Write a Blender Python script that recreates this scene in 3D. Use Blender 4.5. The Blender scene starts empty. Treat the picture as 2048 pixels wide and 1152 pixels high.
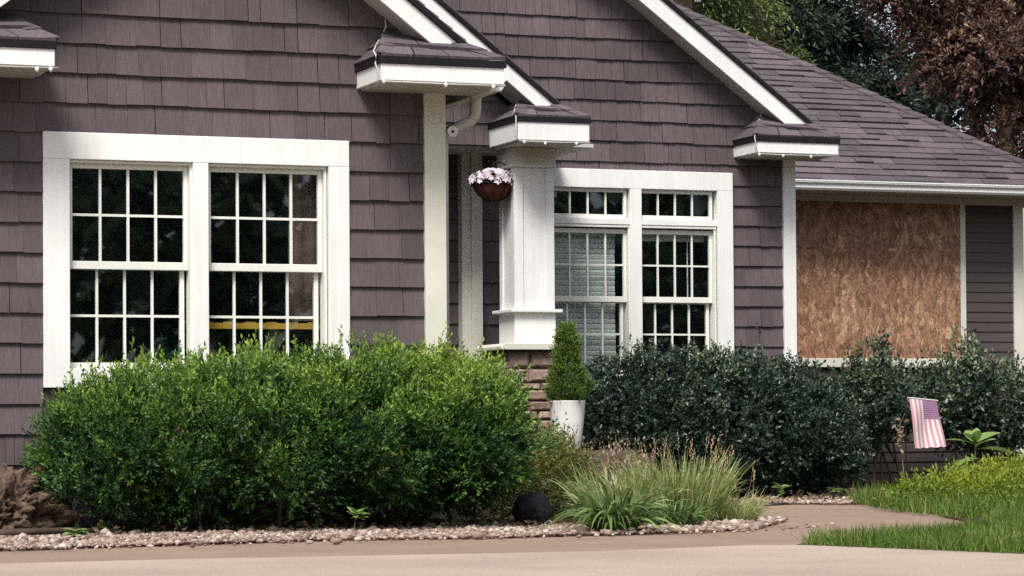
import bpy, math, random
import numpy as np
from mathutils import Matrix, Vector, noise

random.seed(7)
rng = np.random.default_rng(11)
scn = bpy.context.scene
COL = scn.collection

# ------------------------------------------------------------------ camera, sky, sun, exposure
YAW, PITCH, ROLL, FPX = math.radians(21), math.radians(1.5), .007, 5600.0
Fv = Vector((math.sin(YAW) * math.cos(PITCH), math.cos(YAW) * math.cos(PITCH), math.sin(PITCH)))
R0 = Vector((math.cos(YAW), -math.sin(YAW), 0)); U0 = R0.cross(Fv)
Rv = R0 * math.cos(ROLL) - U0 * math.sin(ROLL); Uv = U0 * math.cos(ROLL) + R0 * math.sin(ROLL)
cam = bpy.data.cameras.new('camera'); camo = bpy.data.objects.new('camera', cam); COL.objects.link(camo)
m = Matrix.Identity(4)
for i in range(3):
    m[i][0], m[i][1], m[i][2] = Rv[i], Uv[i], -Fv[i]
m[0][3], m[1][3], m[2][3] = 0, -16.511, .56
camo.matrix_world = m
cam.sensor_width = 36; cam.lens = FPX / 2048 * 36; cam.shift_y = 144.4 / 2048
cam.clip_start = .5; cam.clip_end = 900
scn.camera = camo

SUN_FROM = Vector((-.42, -.62, 1.0)).normalized()
world = bpy.data.worlds.new('World'); scn.world = world; world.use_nodes = True
wn = world.node_tree; wn.nodes.clear()
sky = wn.nodes.new('ShaderNodeTexSky'); sky.sky_type = 'NISHITA'; sky.sun_disc = False
sky.sun_elevation = math.asin(SUN_FROM.z); sky.sun_rotation = math.atan2(SUN_FROM.x, SUN_FROM.y)
sky.air_density = 1.0; sky.dust_density = 3.0; sky.ozone_density = 1.0
hs = wn.nodes.new('ShaderNodeHueSaturation'); hs.inputs['Saturation'].default_value = .5
bg = wn.nodes.new('ShaderNodeBackground'); bg.inputs['Strength'].default_value = .098
wo = wn.nodes.new('ShaderNodeOutputWorld')
wn.links.new(sky.outputs[0], hs.inputs['Color']); wn.links.new(hs.outputs[0], bg.inputs[0]); wn.links.new(bg.outputs[0], wo.inputs[0])
sun = bpy.data.lights.new('sun', 'SUN'); sun.energy = 2.9; sun.angle = math.radians(20); sun.color = (1, .965, .915)
suno = bpy.data.objects.new('sun', sun); COL.objects.link(suno)
suno.rotation_euler = SUN_FROM.to_track_quat('Z', 'Y').to_euler()
scn.view_settings.view_transform = 'Standard'; scn.view_settings.look = 'None'
scn.view_settings.gamma = 1; scn.view_settings.use_curve_mapping = False
scn.view_settings.exposure = 0.72
scn.cycles.use_denoising = False
scn.cycles.max_bounces = 6; scn.cycles.transparent_max_bounces = 12
scn.cycles.sample_clamp_indirect = 6

# ------------------------------------------------------------------ materials
def newmat(name):
    mt = bpy.data.materials.new(name); mt.use_nodes = True
    nt = mt.node_tree; b = nt.nodes['Principled BSDF']
    return mt, nt, b
def nd(nt, t, **kw):
    n = nt.nodes.new(t)
    for k, v in kw.items():
        if k in n.inputs: n.inputs[k].default_value = v
        else: setattr(n, k, v)
    return n
def ramp(nt, fac, stops):
    r = nt.nodes.new('ShaderNodeValToRGB')
    e = r.color_ramp.elements
    while len(e) < len(stops): e.new(.5)
    for el, (p, c) in zip(e, stops):
        el.position = p; el.color = (*c, 1)
    nt.links.new(fac, r.inputs[0]); return r
def coords(nt, scale=(1, 1, 1), shift=True):
    tc = nt.nodes.new('ShaderNodeTexCoord'); mp = nt.nodes.new('ShaderNodeMapping')
    mp.inputs['Scale'].default_value = scale
    if shift:
        oi = nt.nodes.new('ShaderNodeObjectInfo'); mu = nd(nt, 'ShaderNodeMath', operation='MULTIPLY'); mu.inputs[1].default_value = 57.3
        nt.links.new(oi.outputs['Random'], mu.inputs[0])
        nt.links.new(mu.outputs[0], mp.inputs['Location'])
    nt.links.new(tc.outputs['Object'], mp.inputs['Vector']); return mp
def bump(nt, b, h, strength, dist=.01):
    bp = nd(nt, 'ShaderNodeBump', Strength=strength, Distance=dist)
    nt.links.new(h, bp.inputs['Height']); nt.links.new(bp.outputs[0], b.inputs['Normal'])
def mul(nt, a, bb):
    mx = nt.nodes.new('ShaderNodeMix'); mx.data_type = 'RGBA'; mx.blend_type = 'MULTIPLY'; mx.inputs[0].default_value = 1
    nt.links.new(a, mx.inputs[6]); nt.links.new(bb, mx.inputs[7]); return mx.outputs[2]

def grained(name, c0, c1, scale, rough=.7, vary=.25, bstr=.3, bdist=.004, detail=5, big=.25, bigscale=1.1):
    """colour noise + per-object variation + relief"""
    mt, nt, b = newmat(name)
    mp = coords(nt, scale)
    nz = nd(nt, 'ShaderNodeTexNoise', Scale=1.0, Detail=detail, Roughness=.62); nt.links.new(mp.outputs[0], nz.inputs['Vector'])
    cr = ramp(nt, nz.outputs['Fac'], [(.3, c0), (.7, c1)])
    oi = nt.nodes.new('ShaderNodeObjectInfo')
    vr = ramp(nt, oi.outputs['Random'], [(0, (1 - vary,) * 3), (1, (1 + vary * .0,) * 3)])
    col = mul(nt, cr.outputs[0], vr.outputs[0])
    tc = nt.nodes.new('ShaderNodeTexCoord')
    gp = nt.nodes.new('ShaderNodeNewGeometry')
    n2 = nd(nt, 'ShaderNodeTexNoise', Scale=bigscale, Detail=3.0); nt.links.new(gp.outputs['Position'], n2.inputs['Vector'])
    r2 = ramp(nt, n2.outputs['Fac'], [(.3, (1 - big,) * 3), (.7, (1,) * 3)])
    col = mul(nt, col, r2.outputs[0])
    nt.links.new(col, b.inputs['Base Color'])
    b.inputs['Roughness'].default_value = rough
    b.inputs['Specular IOR Level'].default_value = .3 if c1[0] > .05 else .08
    bump(nt, b, nz.outputs['Fac'], bstr, bdist)
    return mt

M = {}
M['siding'] = grained('siding_brown', (.084, .063, .071), (.172, .129, .141), (60, 60, 6), .65, .26, .8, .005, big=.28, bigscale=1.4)
M['lap'] = grained('lap_siding_brown', (.066, .050, .051), (.088, .067, .069), (2, 2, 60), .6, .1, .15, .003, big=.1)
M['roof'] = grained('roof_shingle_brown', (.080, .063, .071), (.174, .141, .153), (60, 60, 60), .92, .36, .8, .005, big=.25)
M['underlay'] = grained('drip_edge_black', (.012, .011, .012), (.02, .018, .02), (30, 30, 30), .6, 0, .1)
M['white'] = grained('white_paint', (.74, .735, .715), (.83, .825, .80), (26, 26, 1.6), .5, .05, .12, .003, big=.09, bigscale=2.5)
M['cream'] = grained('cream_paint', (.60, .58, .50), (.68, .66, .58), (3, 3, 3), .5, .03, .08, .003, big=.08, bigscale=2.5)
M['vinyl'] = grained('muntin_vinyl', (.70, .70, .64), (.76, .76, .70), (6, 6, 6), .4, .03, .05, .002, big=.05)
M['soffit'] = grained('soffit_paint', (.50, .49, .45), (.60, .58, .54), (8, 8, 8), .6, .05, .1)
M['stone'] = grained('pier_stone', (.26, .17, .13), (.60, .45, .36), (16, 16, 16), .85, .45, .8, .015, big=.25, bigscale=6)
M['mortar'] = grained('mortar', (.11, .085, .07), (.18, .145, .12), (40, 40, 40), .95, 0, .4)
M['rock'] = grained('brown_rock', (.03, .019, .014), (.22, .14, .10), (20, 20, 20), .9, .1, .9, .03, big=.3, bigscale=9)
M['boulder'] = grained('black_boulder', (.012, .012, .014), (.04, .04, .043), (14, 14, 14), .7, .1, .7, .02)
M['dark_room'] = grained('room_paint', (.10, .10, .11), (.13, .13, .14), (2, 2, 2), .8, 0, .05)
M['curtain'] = grained('brown_panel', (.17, .095, .085), (.24, .14, .125), (3, 3, 8), .7, 0, .1)
M['yellow'] = grained('yellow_paint', (.62, .36, .05), (.75, .45, .07), (9, 9, 9), .5, 0, .05)
M['blind'] = grained('blind_slat', (.76, .77, .73), (.82, .83, .78), (4, 4, 4), .5, .08, .05)
M['concrete'] = grained('driveway_concrete', (.30, .232, .186), (.48, .385, .315), (60, 60, 60), .9, 0, .45, .004, big=.24, bigscale=.9)
M['path'] = grained('path_brown', (.215, .146, .108), (.32, .228, .175), (55, 55, 55), .95, 0, .4, .004, big=.2, bigscale=1.6)
M['soil'] = grained('soil', (.035, .023, .016), (.11, .075, .052), (25, 25, 25), 1, 0, .9, .03, big=.3, bigscale=3)
M['planter'] = grained('planter_glaze', (.78, .77, .75), (.83, .82, .80), (6, 6, 6), .35, 0, .06)
M['metal'] = grained('black_iron', (.015, .015, .015), (.03, .028, .026), (40, 40, 40), .5, 0, .1)
M['bark'] = grained('bark', (.045, .03, .022), (.12, .085, .062), (9, 9, 3), .95, .1, .9, .03)
M['palebark'] = grained('pale_bark', (.22, .15, .10), (.48, .36, .26), (7, 7, 3), .95, .1, .8, .03)
M['coir'] = grained('coir_basket', (.085, .02, .016), (.21, .06, .045), (35, 35, 35), .9, 0, .9, .02)
M['wire'] = grained('wire_white', (.5, .47, .44), (.62, .6, .56), (9, 9, 9), .5, 0, .1)
M['fade_red'] = grained('flag_red', (.56, .28, .32), (.64, .36, .40), (60, 60, 60), .9, 0, .1)
M['fade_white'] = grained('flag_white', (.74, .66, .66), (.80, .73, .72), (60, 60, 60), .9, 0, .1)
M['fade_blue'] = grained('flag_blue', (.30, .14, .25), (.38, .19, .32), (60, 60, 60), .9, 0, .1)
M['star'] = grained('flag_star', (.48, .34, .46), (.56, .42, .54), (60, 60, 60), .9, 0, .1)
M['petal'] = grained('petal', (.60, .44, .58), (.84, .76, .80), (25, 25, 25), .7, .3, .1)
M['lens'] = grained('fixture_dark', (.03, .03, .03), (.05, .05, .05), (9, 9, 9), .3, 0, .05)

# oriented strand board: overlapping stretched flakes
mt, nt, b = newmat('strand_board')
mp = coords(nt, (1, 1, 1), False)
wz = nd(nt, 'ShaderNodeTexNoise', Scale=7.0, Detail=3.0); nt.links.new(mp.outputs[0], wz.inputs['Vector'])
ad = nd(nt, 'ShaderNodeVectorMath', operation='MULTIPLY_ADD'); ad.inputs[1].default_value = (.16, .16, .16)
nt.links.new(wz.outputs['Color'], ad.inputs[0]); nt.links.new(mp.outputs[0], ad.inputs[2])
def layer(sx, sz, off):
    m2 = nt.nodes.new('ShaderNodeMapping'); m2.inputs['Scale'].default_value = (sx, sx, sz); m2.inputs['Location'].default_value = (off, off, off)
    nt.links.new(ad.outputs[0], m2.inputs['Vector'])
    v = nd(nt, 'ShaderNodeTexVoronoi', Scale=1.0, Randomness=1.0); nt.links.new(m2.outputs[0], v.inputs['Vector'])
    e = nd(nt, 'ShaderNodeTexVoronoi', Scale=1.0, Randomness=1.0); e.feature = 'DISTANCE_TO_EDGE'; nt.links.new(m2.outputs[0], e.inputs['Vector'])
    return v, e
v1, e1 = layer(28, 10, 0); v2, e2 = layer(85, 20, 3.3)
sp = nt.nodes.new('ShaderNodeSeparateColor'); nt.links.new(v1.outputs['Color'], sp.inputs[0])
sp2 = nt.nodes.new('ShaderNodeSeparateColor'); nt.links.new(v2.outputs['Color'], sp2.inputs[0])
cr = ramp(nt, sp.outputs[0], [(0, (.26, .142, .088)), (.4, (.345, .20, .124)), (.75, (.43, .262, .167)), (1, (.58, .39, .255))])
r2_ = ramp(nt, sp2.outputs[0], [(0, (.46, .42, .40)), (.5, (.88, .86, .84)), (1, (1.2, 1.16, 1.1))])
re_ = ramp(nt, e1.outputs['Distance'], [(0, (.74, .70, .67)), (.07, (1, 1, 1))])
bz = nd(nt, 'ShaderNodeTexNoise', Scale=1.3, Detail=3.0); nt.links.new(mp.outputs[0], bz.inputs['Vector'])
rb = ramp(nt, bz.outputs['Fac'], [(.3, (.74, .62, .58)), (.7, (1, 1, 1))])
nt.links.new(mul(nt, mul(nt, mul(nt, cr.outputs[0], r2_.outputs[0]), re_.outputs[0]), rb.outputs[0]), b.inputs['Base Color'])
b.inputs['Roughness'].default_value = .8
bump(nt, b, sp2.outputs[1], .6, .005)
M['osb'] = mt

def leafmat(name, stops, trans=.25, rough=.5, spec=.3):
    mt, nt, b = newmat(name)
    at = nt.nodes.new('ShaderNodeAttribute'); at.attribute_name = 'tint'
    cr = ramp(nt, at.outputs['Fac'], stops)
    nt.links.new(cr.outputs[0], b.inputs['Base Color'])
    b.inputs['Roughness'].default_value = rough; b.inputs['Specular IOR Level'].default_value = spec
    tl = nt.nodes.new('ShaderNodeBsdfTranslucent'); nt.links.new(cr.outputs[0], tl.inputs[0])
    mx = nt.nodes.new('ShaderNodeMixShader'); mx.inputs[0].default_value = trans
    nt.links.new(b.outputs[0], mx.inputs[1]); nt.links.new(tl.outputs[0], mx.inputs[2])
    nt.links.new(mx.outputs[0], nt.nodes['Material Output'].inputs[0])
    return mt
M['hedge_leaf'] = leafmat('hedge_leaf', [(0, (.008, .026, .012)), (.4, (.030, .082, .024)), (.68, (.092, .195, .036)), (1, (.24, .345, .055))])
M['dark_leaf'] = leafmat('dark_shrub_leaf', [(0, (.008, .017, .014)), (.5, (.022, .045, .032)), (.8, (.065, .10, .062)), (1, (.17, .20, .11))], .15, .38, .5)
M['cone_leaf'] = leafmat('arborvitae_leaf', [(0, (.018, .055, .014)), (.5, (.06, .13, .022)), (1, (.16, .24, .04))])
M['olive_leaf'] = leafmat('olive_leaf', [(0, (.03, .04, .012)), (.5, (.10, .115, .03)), (1, (.22, .20, .06))])
M['dry_leaf'] = leafmat('dry_leaf', [(0, (.09, .055, .03)), (.5, (.25, .18, .11)), (1, (.42, .35, .25))])
M['blade'] = leafmat('grass_blade', [(0, (.02, .055, .022)), (.5, (.15, .235, .07)), (.85, (.34, .41, .14)), (1, (.58, .52, .28))], .3)
M['lawn'] = leafmat('lawn_blade', [(0, (.02, .055, .008)), (.5, (.07, .135, .017)), (.9, (.15, .22, .033)), (1, (.28, .26, .10))], .3)
M['seed'] = leafmat('seed_head', [(0, (.26, .16, .09)), (.5, (.45, .31, .19)), (1, (.58, .46, .30))], .3)
M['lime'] = leafmat('lime_leaf', [(0, (.04, .095, .012)), (.5, (.13, .21, .022)), (1, (.28, .31, .03))], .3)
M['broad'] = leafmat('broad_leaf', [(0, (.10, .20, .05)), (1, (.27, .38, .12))], .3)
M['fir'] = leafmat('light_conifer_leaf', [(0, (.018, .036, .012)), (.5, (.075, .11, .032)), (1, (.27, .31, .10))], .25)
M['darkfir'] = leafmat('dark_conifer_leaf', [(0, (.004, .010, .009)), (.6, (.014, .028, .021)), (1, (.06, .085, .055))], .15)
M['maple'] = leafmat('maple_leaf', [(0, (.028, .018, .017)), (.4, (.115, .063, .053)), (.75, (.25, .145, .11)), (1, (.40, .28, .17))], .3)
M['wood_far'] = leafmat('far_wood_leaf', [(0, (.04, .07, .05)), (.6, (.12, .18, .12)), (1, (.22, .29, .18))], .5)
M['bluish'] = leafmat('houseplant_leaf', [(0, (.03, .07, .06)), (1, (.10, .17, .15))], .3)

# window glass: fresnel reflection over a see-through pane
mt, nt, b = newmat('window_glass'); nt.nodes.remove(b)
tr = nt.nodes.new('ShaderNodeBsdfTransparent'); tr.inputs[0].default_value = (.90, .93, .93, 1)
gl = nt.nodes.new('ShaderNodeBsdfGlossy'); gl.inputs[0].default_value = (.86, .95, 1, 1); gl.inputs['Roughness'].default_value = .015
lw = nd(nt, 'ShaderNodeLayerWeight', Blend=.5)
pw = nd(nt, 'ShaderNodeMath', operation='POWER'); pw.inputs[1].default_value = 5; nt.links.new(lw.outputs['Facing'], pw.inputs[0])
fr = nd(nt, 'ShaderNodeMath', operation='MULTIPLY_ADD'); fr.inputs[1].default_value = .95; fr.inputs[2].default_value = .075; nt.links.new(pw.outputs[0], fr.inputs[0])
mx = nt.nodes.new('ShaderNodeMixShader')
nt.links.new(fr.outputs[0], mx.inputs[0]); nt.links.new(tr.outputs[0], mx.inputs[1]); nt.links.new(gl.outputs[0], mx.inputs[2])
nt.links.new(mx.outputs[0], nt.nodes['Material Output'].inputs[0])
M['glass'] = mt

# ------------------------------------------------------------------ mesh helpers
class MB:
    def __init__(s): s.v, s.f = [], []
    def add(s, vs, fs):
        o = len(s.v); s.v += [tuple(v) for v in vs]; s.f += [tuple(i + o for i in f) for f in fs]; return s
    def box(s, x0, x1, y0, y1, z0, z1):
        return s.add([(x0, y0, z0), (x1, y0, z0), (x1, y1, z0), (x0, y1, z0), (x0, y0, z1), (x1, y0, z1), (x1, y1, z1), (x0, y1, z1)],
                     [(0, 3, 2, 1), (4, 5, 6, 7), (0, 1, 5, 4), (1, 2, 6, 5), (2, 3, 7, 6), (3, 0, 4, 7)])
    def slab(s, poly, y0, y1):
        """polygon in XZ (counter-clockwise seen from -Y) pushed from y0 to y1"""
        n = len(poly)
        vs = [(x, y0, z) for x, z in poly] + [(x, y1, z) for x, z in poly]
        fs = [tuple(range(n)), tuple(range(2 * n - 1, n - 1, -1))] + [(i, i + n, (i + 1) % n + n, (i + 1) % n) for i in range(n)]
        return s.add(vs, fs)
    def floor(s, poly, z0, z1):
        n = len(poly)
        vs = [(x, y, z0) for x, y in poly] + [(x, y, z1) for x, y in poly]
        fs = [tuple(range(n - 1, -1, -1)), tuple(range(n, 2 * n))] + [(i, (i + 1) % n, (i + 1) % n + n, i + n) for i in range(n)]
        return s.add(vs, fs)
    def tube(s, path, r, k=8, cap=True):
        path = [Vector(p) for p in path]; rs = r if hasattr(r, '__len__') else [r] * len(path)
        rings = []
        ref = Vector((.31, .77, .55))
        for i, p in enumerate(path):
            d = (path[min(i + 1, len(path) - 1)] - path[max(i - 1, 0)]).normalized()
            a = d.cross(ref).normalized(); bb = d.cross(a)
            rings.append([p + (a * math.cos(2 * math.pi * j / k) + bb * math.sin(2 * math.pi * j / k)) * rs[i] for j in range(k)])
        vs = [v for rg in rings for v in rg]
        fs = [(i * k + j, i * k + (j + 1) % k, (i + 1) * k + (j + 1) % k, (i + 1) * k + j) for i in range(len(path) - 1) for j in range(k)]
        if cap: fs += [tuple(range(k - 1, -1, -1)), tuple(range((len(path) - 1) * k, len(path) * k))]
        return s.add(vs, fs)
    def lathe(s, c, prof, k=28):
        cx, cy = c
        vs = [(cx + r * math.cos(2 * math.pi * j / k), cy + r * math.sin(2 * math.pi * j / k), z) for r, z in prof for j in range(k)]
        fs = [(i * k + j, i * k + (j + 1) % k, (i + 1) * k + (j + 1) % k, (i + 1) * k + j) for i in range(len(prof) - 1) for j in range(k)]
        return s.add(vs, fs)
    def mesh(s, name, mat, smooth=False):
        me = bpy.data.meshes.new(name); me.from_pydata(s.v, [], s.f)
        for mm in (mat if isinstance(mat, (list, tuple)) else [mat]): me.materials.append(mm)
        if smooth: me.polygons.foreach_set('use_smooth', [True] * len(me.polygons))
        me.update(); return me
    def obj(s, name, mat, parent=None, smooth=False, bevel=0):
        return link(name, s.mesh(name, mat, smooth), parent, bevel=bevel)

def link(name, me, parent=None, loc=None, scale=None, rot=None, bevel=0):
    o = bpy.data.objects.new(name, me); COL.objects.link(o)
    if loc is not None: o.location = loc
    if rot is not None: o.rotation_euler = rot
    if scale is not None: o.scale = scale
    if parent is not None:
        o.parent = parent
        o.matrix_parent_inverse = parent.matrix_world.inverted() if False else Matrix.Identity(4)
        p = parent
        off = Vector((0, 0, 0))
        while p is not None:
            off += p.location; p = p.parent
        o.location = Vector(o.location) - off
    if bevel:
        bv = o.modifiers.new('bevel', 'BEVEL'); bv.width = bevel; bv.segments = 2; bv.limit_method = 'ANGLE'
    return o
def thing(name, label, cat, loc=(0, 0, 0), group=None):
    o = bpy.data.objects.new(name, None); COL.objects.link(o); o.location = loc; o.empty_display_size = .1
    return tag(o, label, cat, group)
def tag(o, label, cat, group=None):
    o['label'] = label; o['category'] = cat
    if group: o['group'] = group
    return o
def structure(o): o['kind'] = 'structure'; return o
def stuff(o, label=None, cat=None):
    o['kind'] = 'stuff'
    if label: o['label'] = label; o['category'] = cat
    return o

def npmesh(name, V, T, tint, mat):
    me = bpy.data.meshes.new(name)
    V = np.asarray(V, np.float32).reshape(-1, 3); T = np.asarray(T, np.int32).reshape(-1, 3)
    me.vertices.add(len(V)); me.vertices.foreach_set('co', V.ravel())
    me.loops.add(T.size); me.loops.foreach_set('vertex_index', T.ravel())
    me.polygons.add(len(T)); me.polygons.foreach_set('loop_start', np.arange(0, T.size, 3, dtype=np.int32))
    me.polygons.foreach_set('loop_total', np.full(len(T), 3, np.int32))
    if tint is not None:
        a = me.attributes.new('tint', 'FLOAT', 'POINT'); a.data.foreach_set('value', np.asarray(tint, np.float32))
    me.materials.append(mat); me.update(calc_edges=True); return me
def nrm(a): return a / (np.linalg.norm(a, axis=-1, keepdims=True) + 1e-9)
def rvec(n): return nrm(rng.normal(size=(n, 3)))

def leaves(name, P, D, L, W, tint, mat, parent=None, fold=.18, curl=.12):
    """one folded diamond leaf per row"""
    n = len(P); D = nrm(D); Nn = nrm(np.cross(D, rvec(n))); S = np.cross(D, Nn)
    L = np.broadcast_to(np.asarray(L, float).reshape(-1, 1), (n, 1)); W = np.broadcast_to(np.asarray(W, float).reshape(-1, 1), (n, 1))
    V = np.empty((n, 4, 3))
    V[:, 0] = P; V[:, 1] = P + D * L * .45 + S * W * .5 + Nn * W * fold
    V[:, 2] = P + D * L - Nn * L * curl; V[:, 3] = P + D * L * .45 - S * W * .5 + Nn * W * fold
    i = np.arange(n)[:, None] * 4
    T = np.concatenate([i + [[0, 1, 2]], i + [[0, 2, 3]]], 1).reshape(-1, 3)
    me = npmesh(name, V, T, np.repeat(np.clip(tint, 0, 1), 4), mat)
    return link(name, me, parent)

def sprigs(P, D, Ls, k, spread=.8, droop=0., jit=.25):
    """k leaves along each shoot: returns leaf base, direction, index of shoot, position along it"""
    n = len(P); D = nrm(D)
    t = np.tile(np.linspace(.08, 1, k), n); idx = np.repeat(np.arange(n), k)
    Dd = D[idx]; Lr = np.asarray(Ls)[idx][:, None]
    pos = P[idx] + Dd * Lr * t[:, None] - np.array([0, 0, 1]) * (droop * Lr * t[:, None] ** 2)
    a = rvec(len(idx)); perp = nrm(a - (a * Dd).sum(1, keepdims=True) * Dd)
    d = nrm(Dd * (1 - .5 * spread) + perp * spread + rng.normal(size=(len(idx), 3)) * jit)
    d[t == 1] = Dd[t == 1]
    return pos, d, idx, t

def lobes(n, L, inner=.72, flat=0.):
    """random points near the surface of a union of ellipsoids; returns points, outward normals, relative depth"""
    L = np.asarray(L, float); area = (L[:, 3] * L[:, 4] + L[:, 4] * L[:, 5] + L[:, 3] * L[:, 5]); pr = area / area.sum()
    out = []; nn = []; dd = []
    got = 0
    while got < n:
        m_ = n * 2; k = rng.choice(len(L), m_, p=pr); u = rvec(m_); r = inner + (1 - inner) * rng.random(m_) ** .6
        c = L[k, :3]; R = L[k, 3:6]
        # lumpy surface
        lump = 1 + .14 * np.sin(u[:, 0] * 7 + k * 2.1) * np.sin(u[:, 2] * 6 + u[:, 1] * 5 + k) + .08 * np.sin(u[:, 2] * 9 + u[:, 0] * 11 + k * 3)
        p = c + u * R * (r * lump)[:, None]
        deep = np.zeros(m_, bool)
        for j in range(len(L)):
            q = np.linalg.norm((p - L[j, :3]) / L[j, 3:6], axis=1)
            deep |= (q < inner * .92)
        g = nrm(u / R)
        ok = ~deep
        out.append(p[ok]); nn.append(g[ok]); dd.append(r[ok]); got += ok.sum()
    return np.concatenate(out)[:n], np.concatenate(nn)[:n], np.concatenate(dd)[:n]

def clusters(n, L, inner, per, rad):
    """shoots bunched on branch ends: points, directions, depth, bunch index"""
    m_ = max(1, n // per); P, Nn, dp = lobes(m_, L, inner)
    k = np.repeat(np.arange(m_), per)
    ax = nrm(Nn + rng.normal(size=Nn.shape) * .45)
    off = rng.normal(size=(len(k), 3)) * rad * rng.uniform(.6, 1.3, m_)[k][:, None]
    along = (off * ax[k]).sum(1, keepdims=True) * ax[k]
    return P[k] + off - along * .35, nrm(ax[k] * .9 + off / rad * .38), dp[k], k

def clip(poly, a, b_, c):
    """keep a*x+b*z<=c"""
    out = []
    for i in range(len(poly)):
        p, q = poly[i], poly[(i + 1) % len(poly)]
        dp, dq = a * p[0] + b_ * p[1] - c, a * q[0] + b_ * q[1] - c
        if dp <= 0: out.append(p)
        if dp * dq < 0:
            t = dp / (dp - dq); out.append((p[0] + (q[0] - p[0]) * t, p[1] + (q[1] - p[1]) * t))
    return out

# ------------------------------------------------------------------ ground
g = MB().add([(-260, -260, -.03), (300, -260, -.03), (300, 420, -.03), (-260, 420, -.03)], [(0, 1, 2, 3)]).obj('ground', M['soil']); structure(g)
drive_edge = [(-6, -4.05), (2.33, -4.09), (3.25, -4.06), (4.17, -4.17), (5.15, -4.24), (5.7, -4.1), (6.07, -3.97), (6.30, -4.1), (6.5, -4.75), (6.70, -5.52), (7.3, -7.6), (8.4, -11), (10, -18)]
structure(MB().floor([(-30, -40), (10, -40)] + drive_edge[::-1] + [(-30, -4.05)], -.06, 0).obj('driveway', M['concrete']))
structure(MB().floor([(-6, -4.2), (6.8, -4.4), (8.2, -3.0), (9.1, -1.6), (9.6, -.1), (10.1, 1.2), (10.5, 2.7), (9.9, 3.3), (9.2, 3.1), (7.6, .2), (-6, -1.2)], -.05, -.012).obj('path', M['path']))
structure(MB().floor([(-6, -2.3), (2.6, -2.5), (3.42, -2.3), (4.58, -2.06), (5.35, -2.2), (6.14, -2.1), (6.95, -1.9), (7.75, -.7), (8.3, .7), (9.1, 2.5), (9.9, 3.2), (11.2, 3.0), (16, 2.6), (16, 9), (-6, 9)], -.05, .004).obj('planting_bed', M['soil']))
structure(MB().floor([(6.22, -4.12), (6.62, -5.35), (7.2, -7.6), (8.3, -11), (9.9, -18), (30, -18), (30, 2.6), (16, 2.6), (11.2, 2.9), (10.5, 2.4), (9.3, -.2), (8.9, -1.2), (8.3, -2.35), (7.79, -2.88), (7.27, -3.26), (6.6, -3.6)], -.05, -.002).obj('lawn_ground', M['soil']))

# ------------------------------------------------------------------ house
house = thing('house', 'brown shingled house with nested white trimmed gables and boarded side window', 'house')
STEP = .1795
# shared siding piece: wedge, unit width
sh = MB(); sh.add([(-.5, -.030, 0), (.5, -.030, 0), (.5, .0, 0), (-.5, .0, 0), (-.5, -.007, .196), (.5, -.007, .196), (.5, .0, .196), (-.5, .0, .196)],
                  [(0, 3, 2, 1), (4, 5, 6, 7), (0, 1, 5, 4), (1, 2, 6, 5), (2, 3, 7, 6), (3, 0, 4, 7)])
SH = sh.mesh('siding_shingle', M['siding'])
WIDE = []
for cuts in ([-.5, -.18, .12, .5], [-.5, -.26, .02, .3, .5], [-.5, -.1, .24, .5]):    # a wide piece moulded as several tabs
    wm = MB()
    for a, b_ in zip(cuts[:-1], cuts[1:]):
        o_ = random.uniform(-.0035, .003); e_ = random.uniform(-.003, .002)
        a2, b2 = a + .006, b_ - .006
        wm.add([(a2, -.030 + o_, e_), (b2, -.030 + o_, e_), (b2, .0, e_), (a2, .0, e_), (a2, -.009 + o_, .196), (b2, -.009 + o_, .196), (b2, .0, .196), (a2, .0, .196)],
               [(0, 3, 2, 1), (4, 5, 6, 7), (0, 1, 5, 4), (1, 2, 6, 5), (2, 3, 7, 6), (3, 0, 4, 7)])
    wm.add([(-.5, -.022, .001), (.5, -.022, .001), (.5, .0, .001), (-.5, .0, .001), (-.5, -.004, .195), (.5, -.004, .195), (.5, .0, .195), (-.5, .0, .195)],
           [(0, 3, 2, 1), (4, 5, 6, 7), (0, 1, 5, 4), (1, 2, 6, 5), (2, 3, 7, 6), (3, 0, 4, 7)])
    WIDE.append(wm.mesh('siding_shingle', M['siding']))
n_shingle = 0; rest = {}
def shingle(parent, x0, x1, z, Y, cut=None, single=True):
    global n_shingle
    dz = random.uniform(-.004, .003); dy = random.uniform(-.003, .001)
    if cut:
        poly = [(x0, z + dz), (x1, z + dz), (x1, z + .196), (x0, z + .196)]
        a, b_, c = cut; pl = clip(poly, a, b_, c)
        if len(pl) < 3: return
        if len(pl) != 4 or any(abs(p[0] - q[0]) + abs(p[1] - q[1]) > 1e-6 for p, q in zip(pl, poly)):
            mb = MB(); n = len(pl)
            f = [(x, Y + dy - .030 + .023 * (zz - z) / .196, zz) for x, zz in pl] + [(x, Y, zz) for x, zz in pl]
            mb.add(f, [tuple(range(n))] + [(i, i + n, (i + 1) % n + n, (i + 1) % n) for i in range(n)])
            mb.obj('siding_shingle', M['siding'], parent); n_shingle += 1; return
    link('siding_shingle', random.choice(WIDE) if x1 - x0 > .215 else SH, parent, loc=((x0 + x1) / 2, Y + dy, z + dz), scale=(x1 - x0, 1, 1)); n_shingle += 1
def course(parent, xa, xb, z, Y, wmin, wmax, cut=None):
    x = xa - random.uniform(0, wmin * .6) if xb - xa > 1 else xa
    x = xa
    while x < xb - 1e-4:
        w = random.uniform(wmin, wmax)
        if random.random() < .2: w *= .68
        x1 = x + w
        if xb - x1 < wmin * .55: x1 = xb
        g_ = random.choice([.0015, .002, .002, .005])
        shingle(parent, x, x1 - g_, z, Y, cut); x = x1

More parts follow.
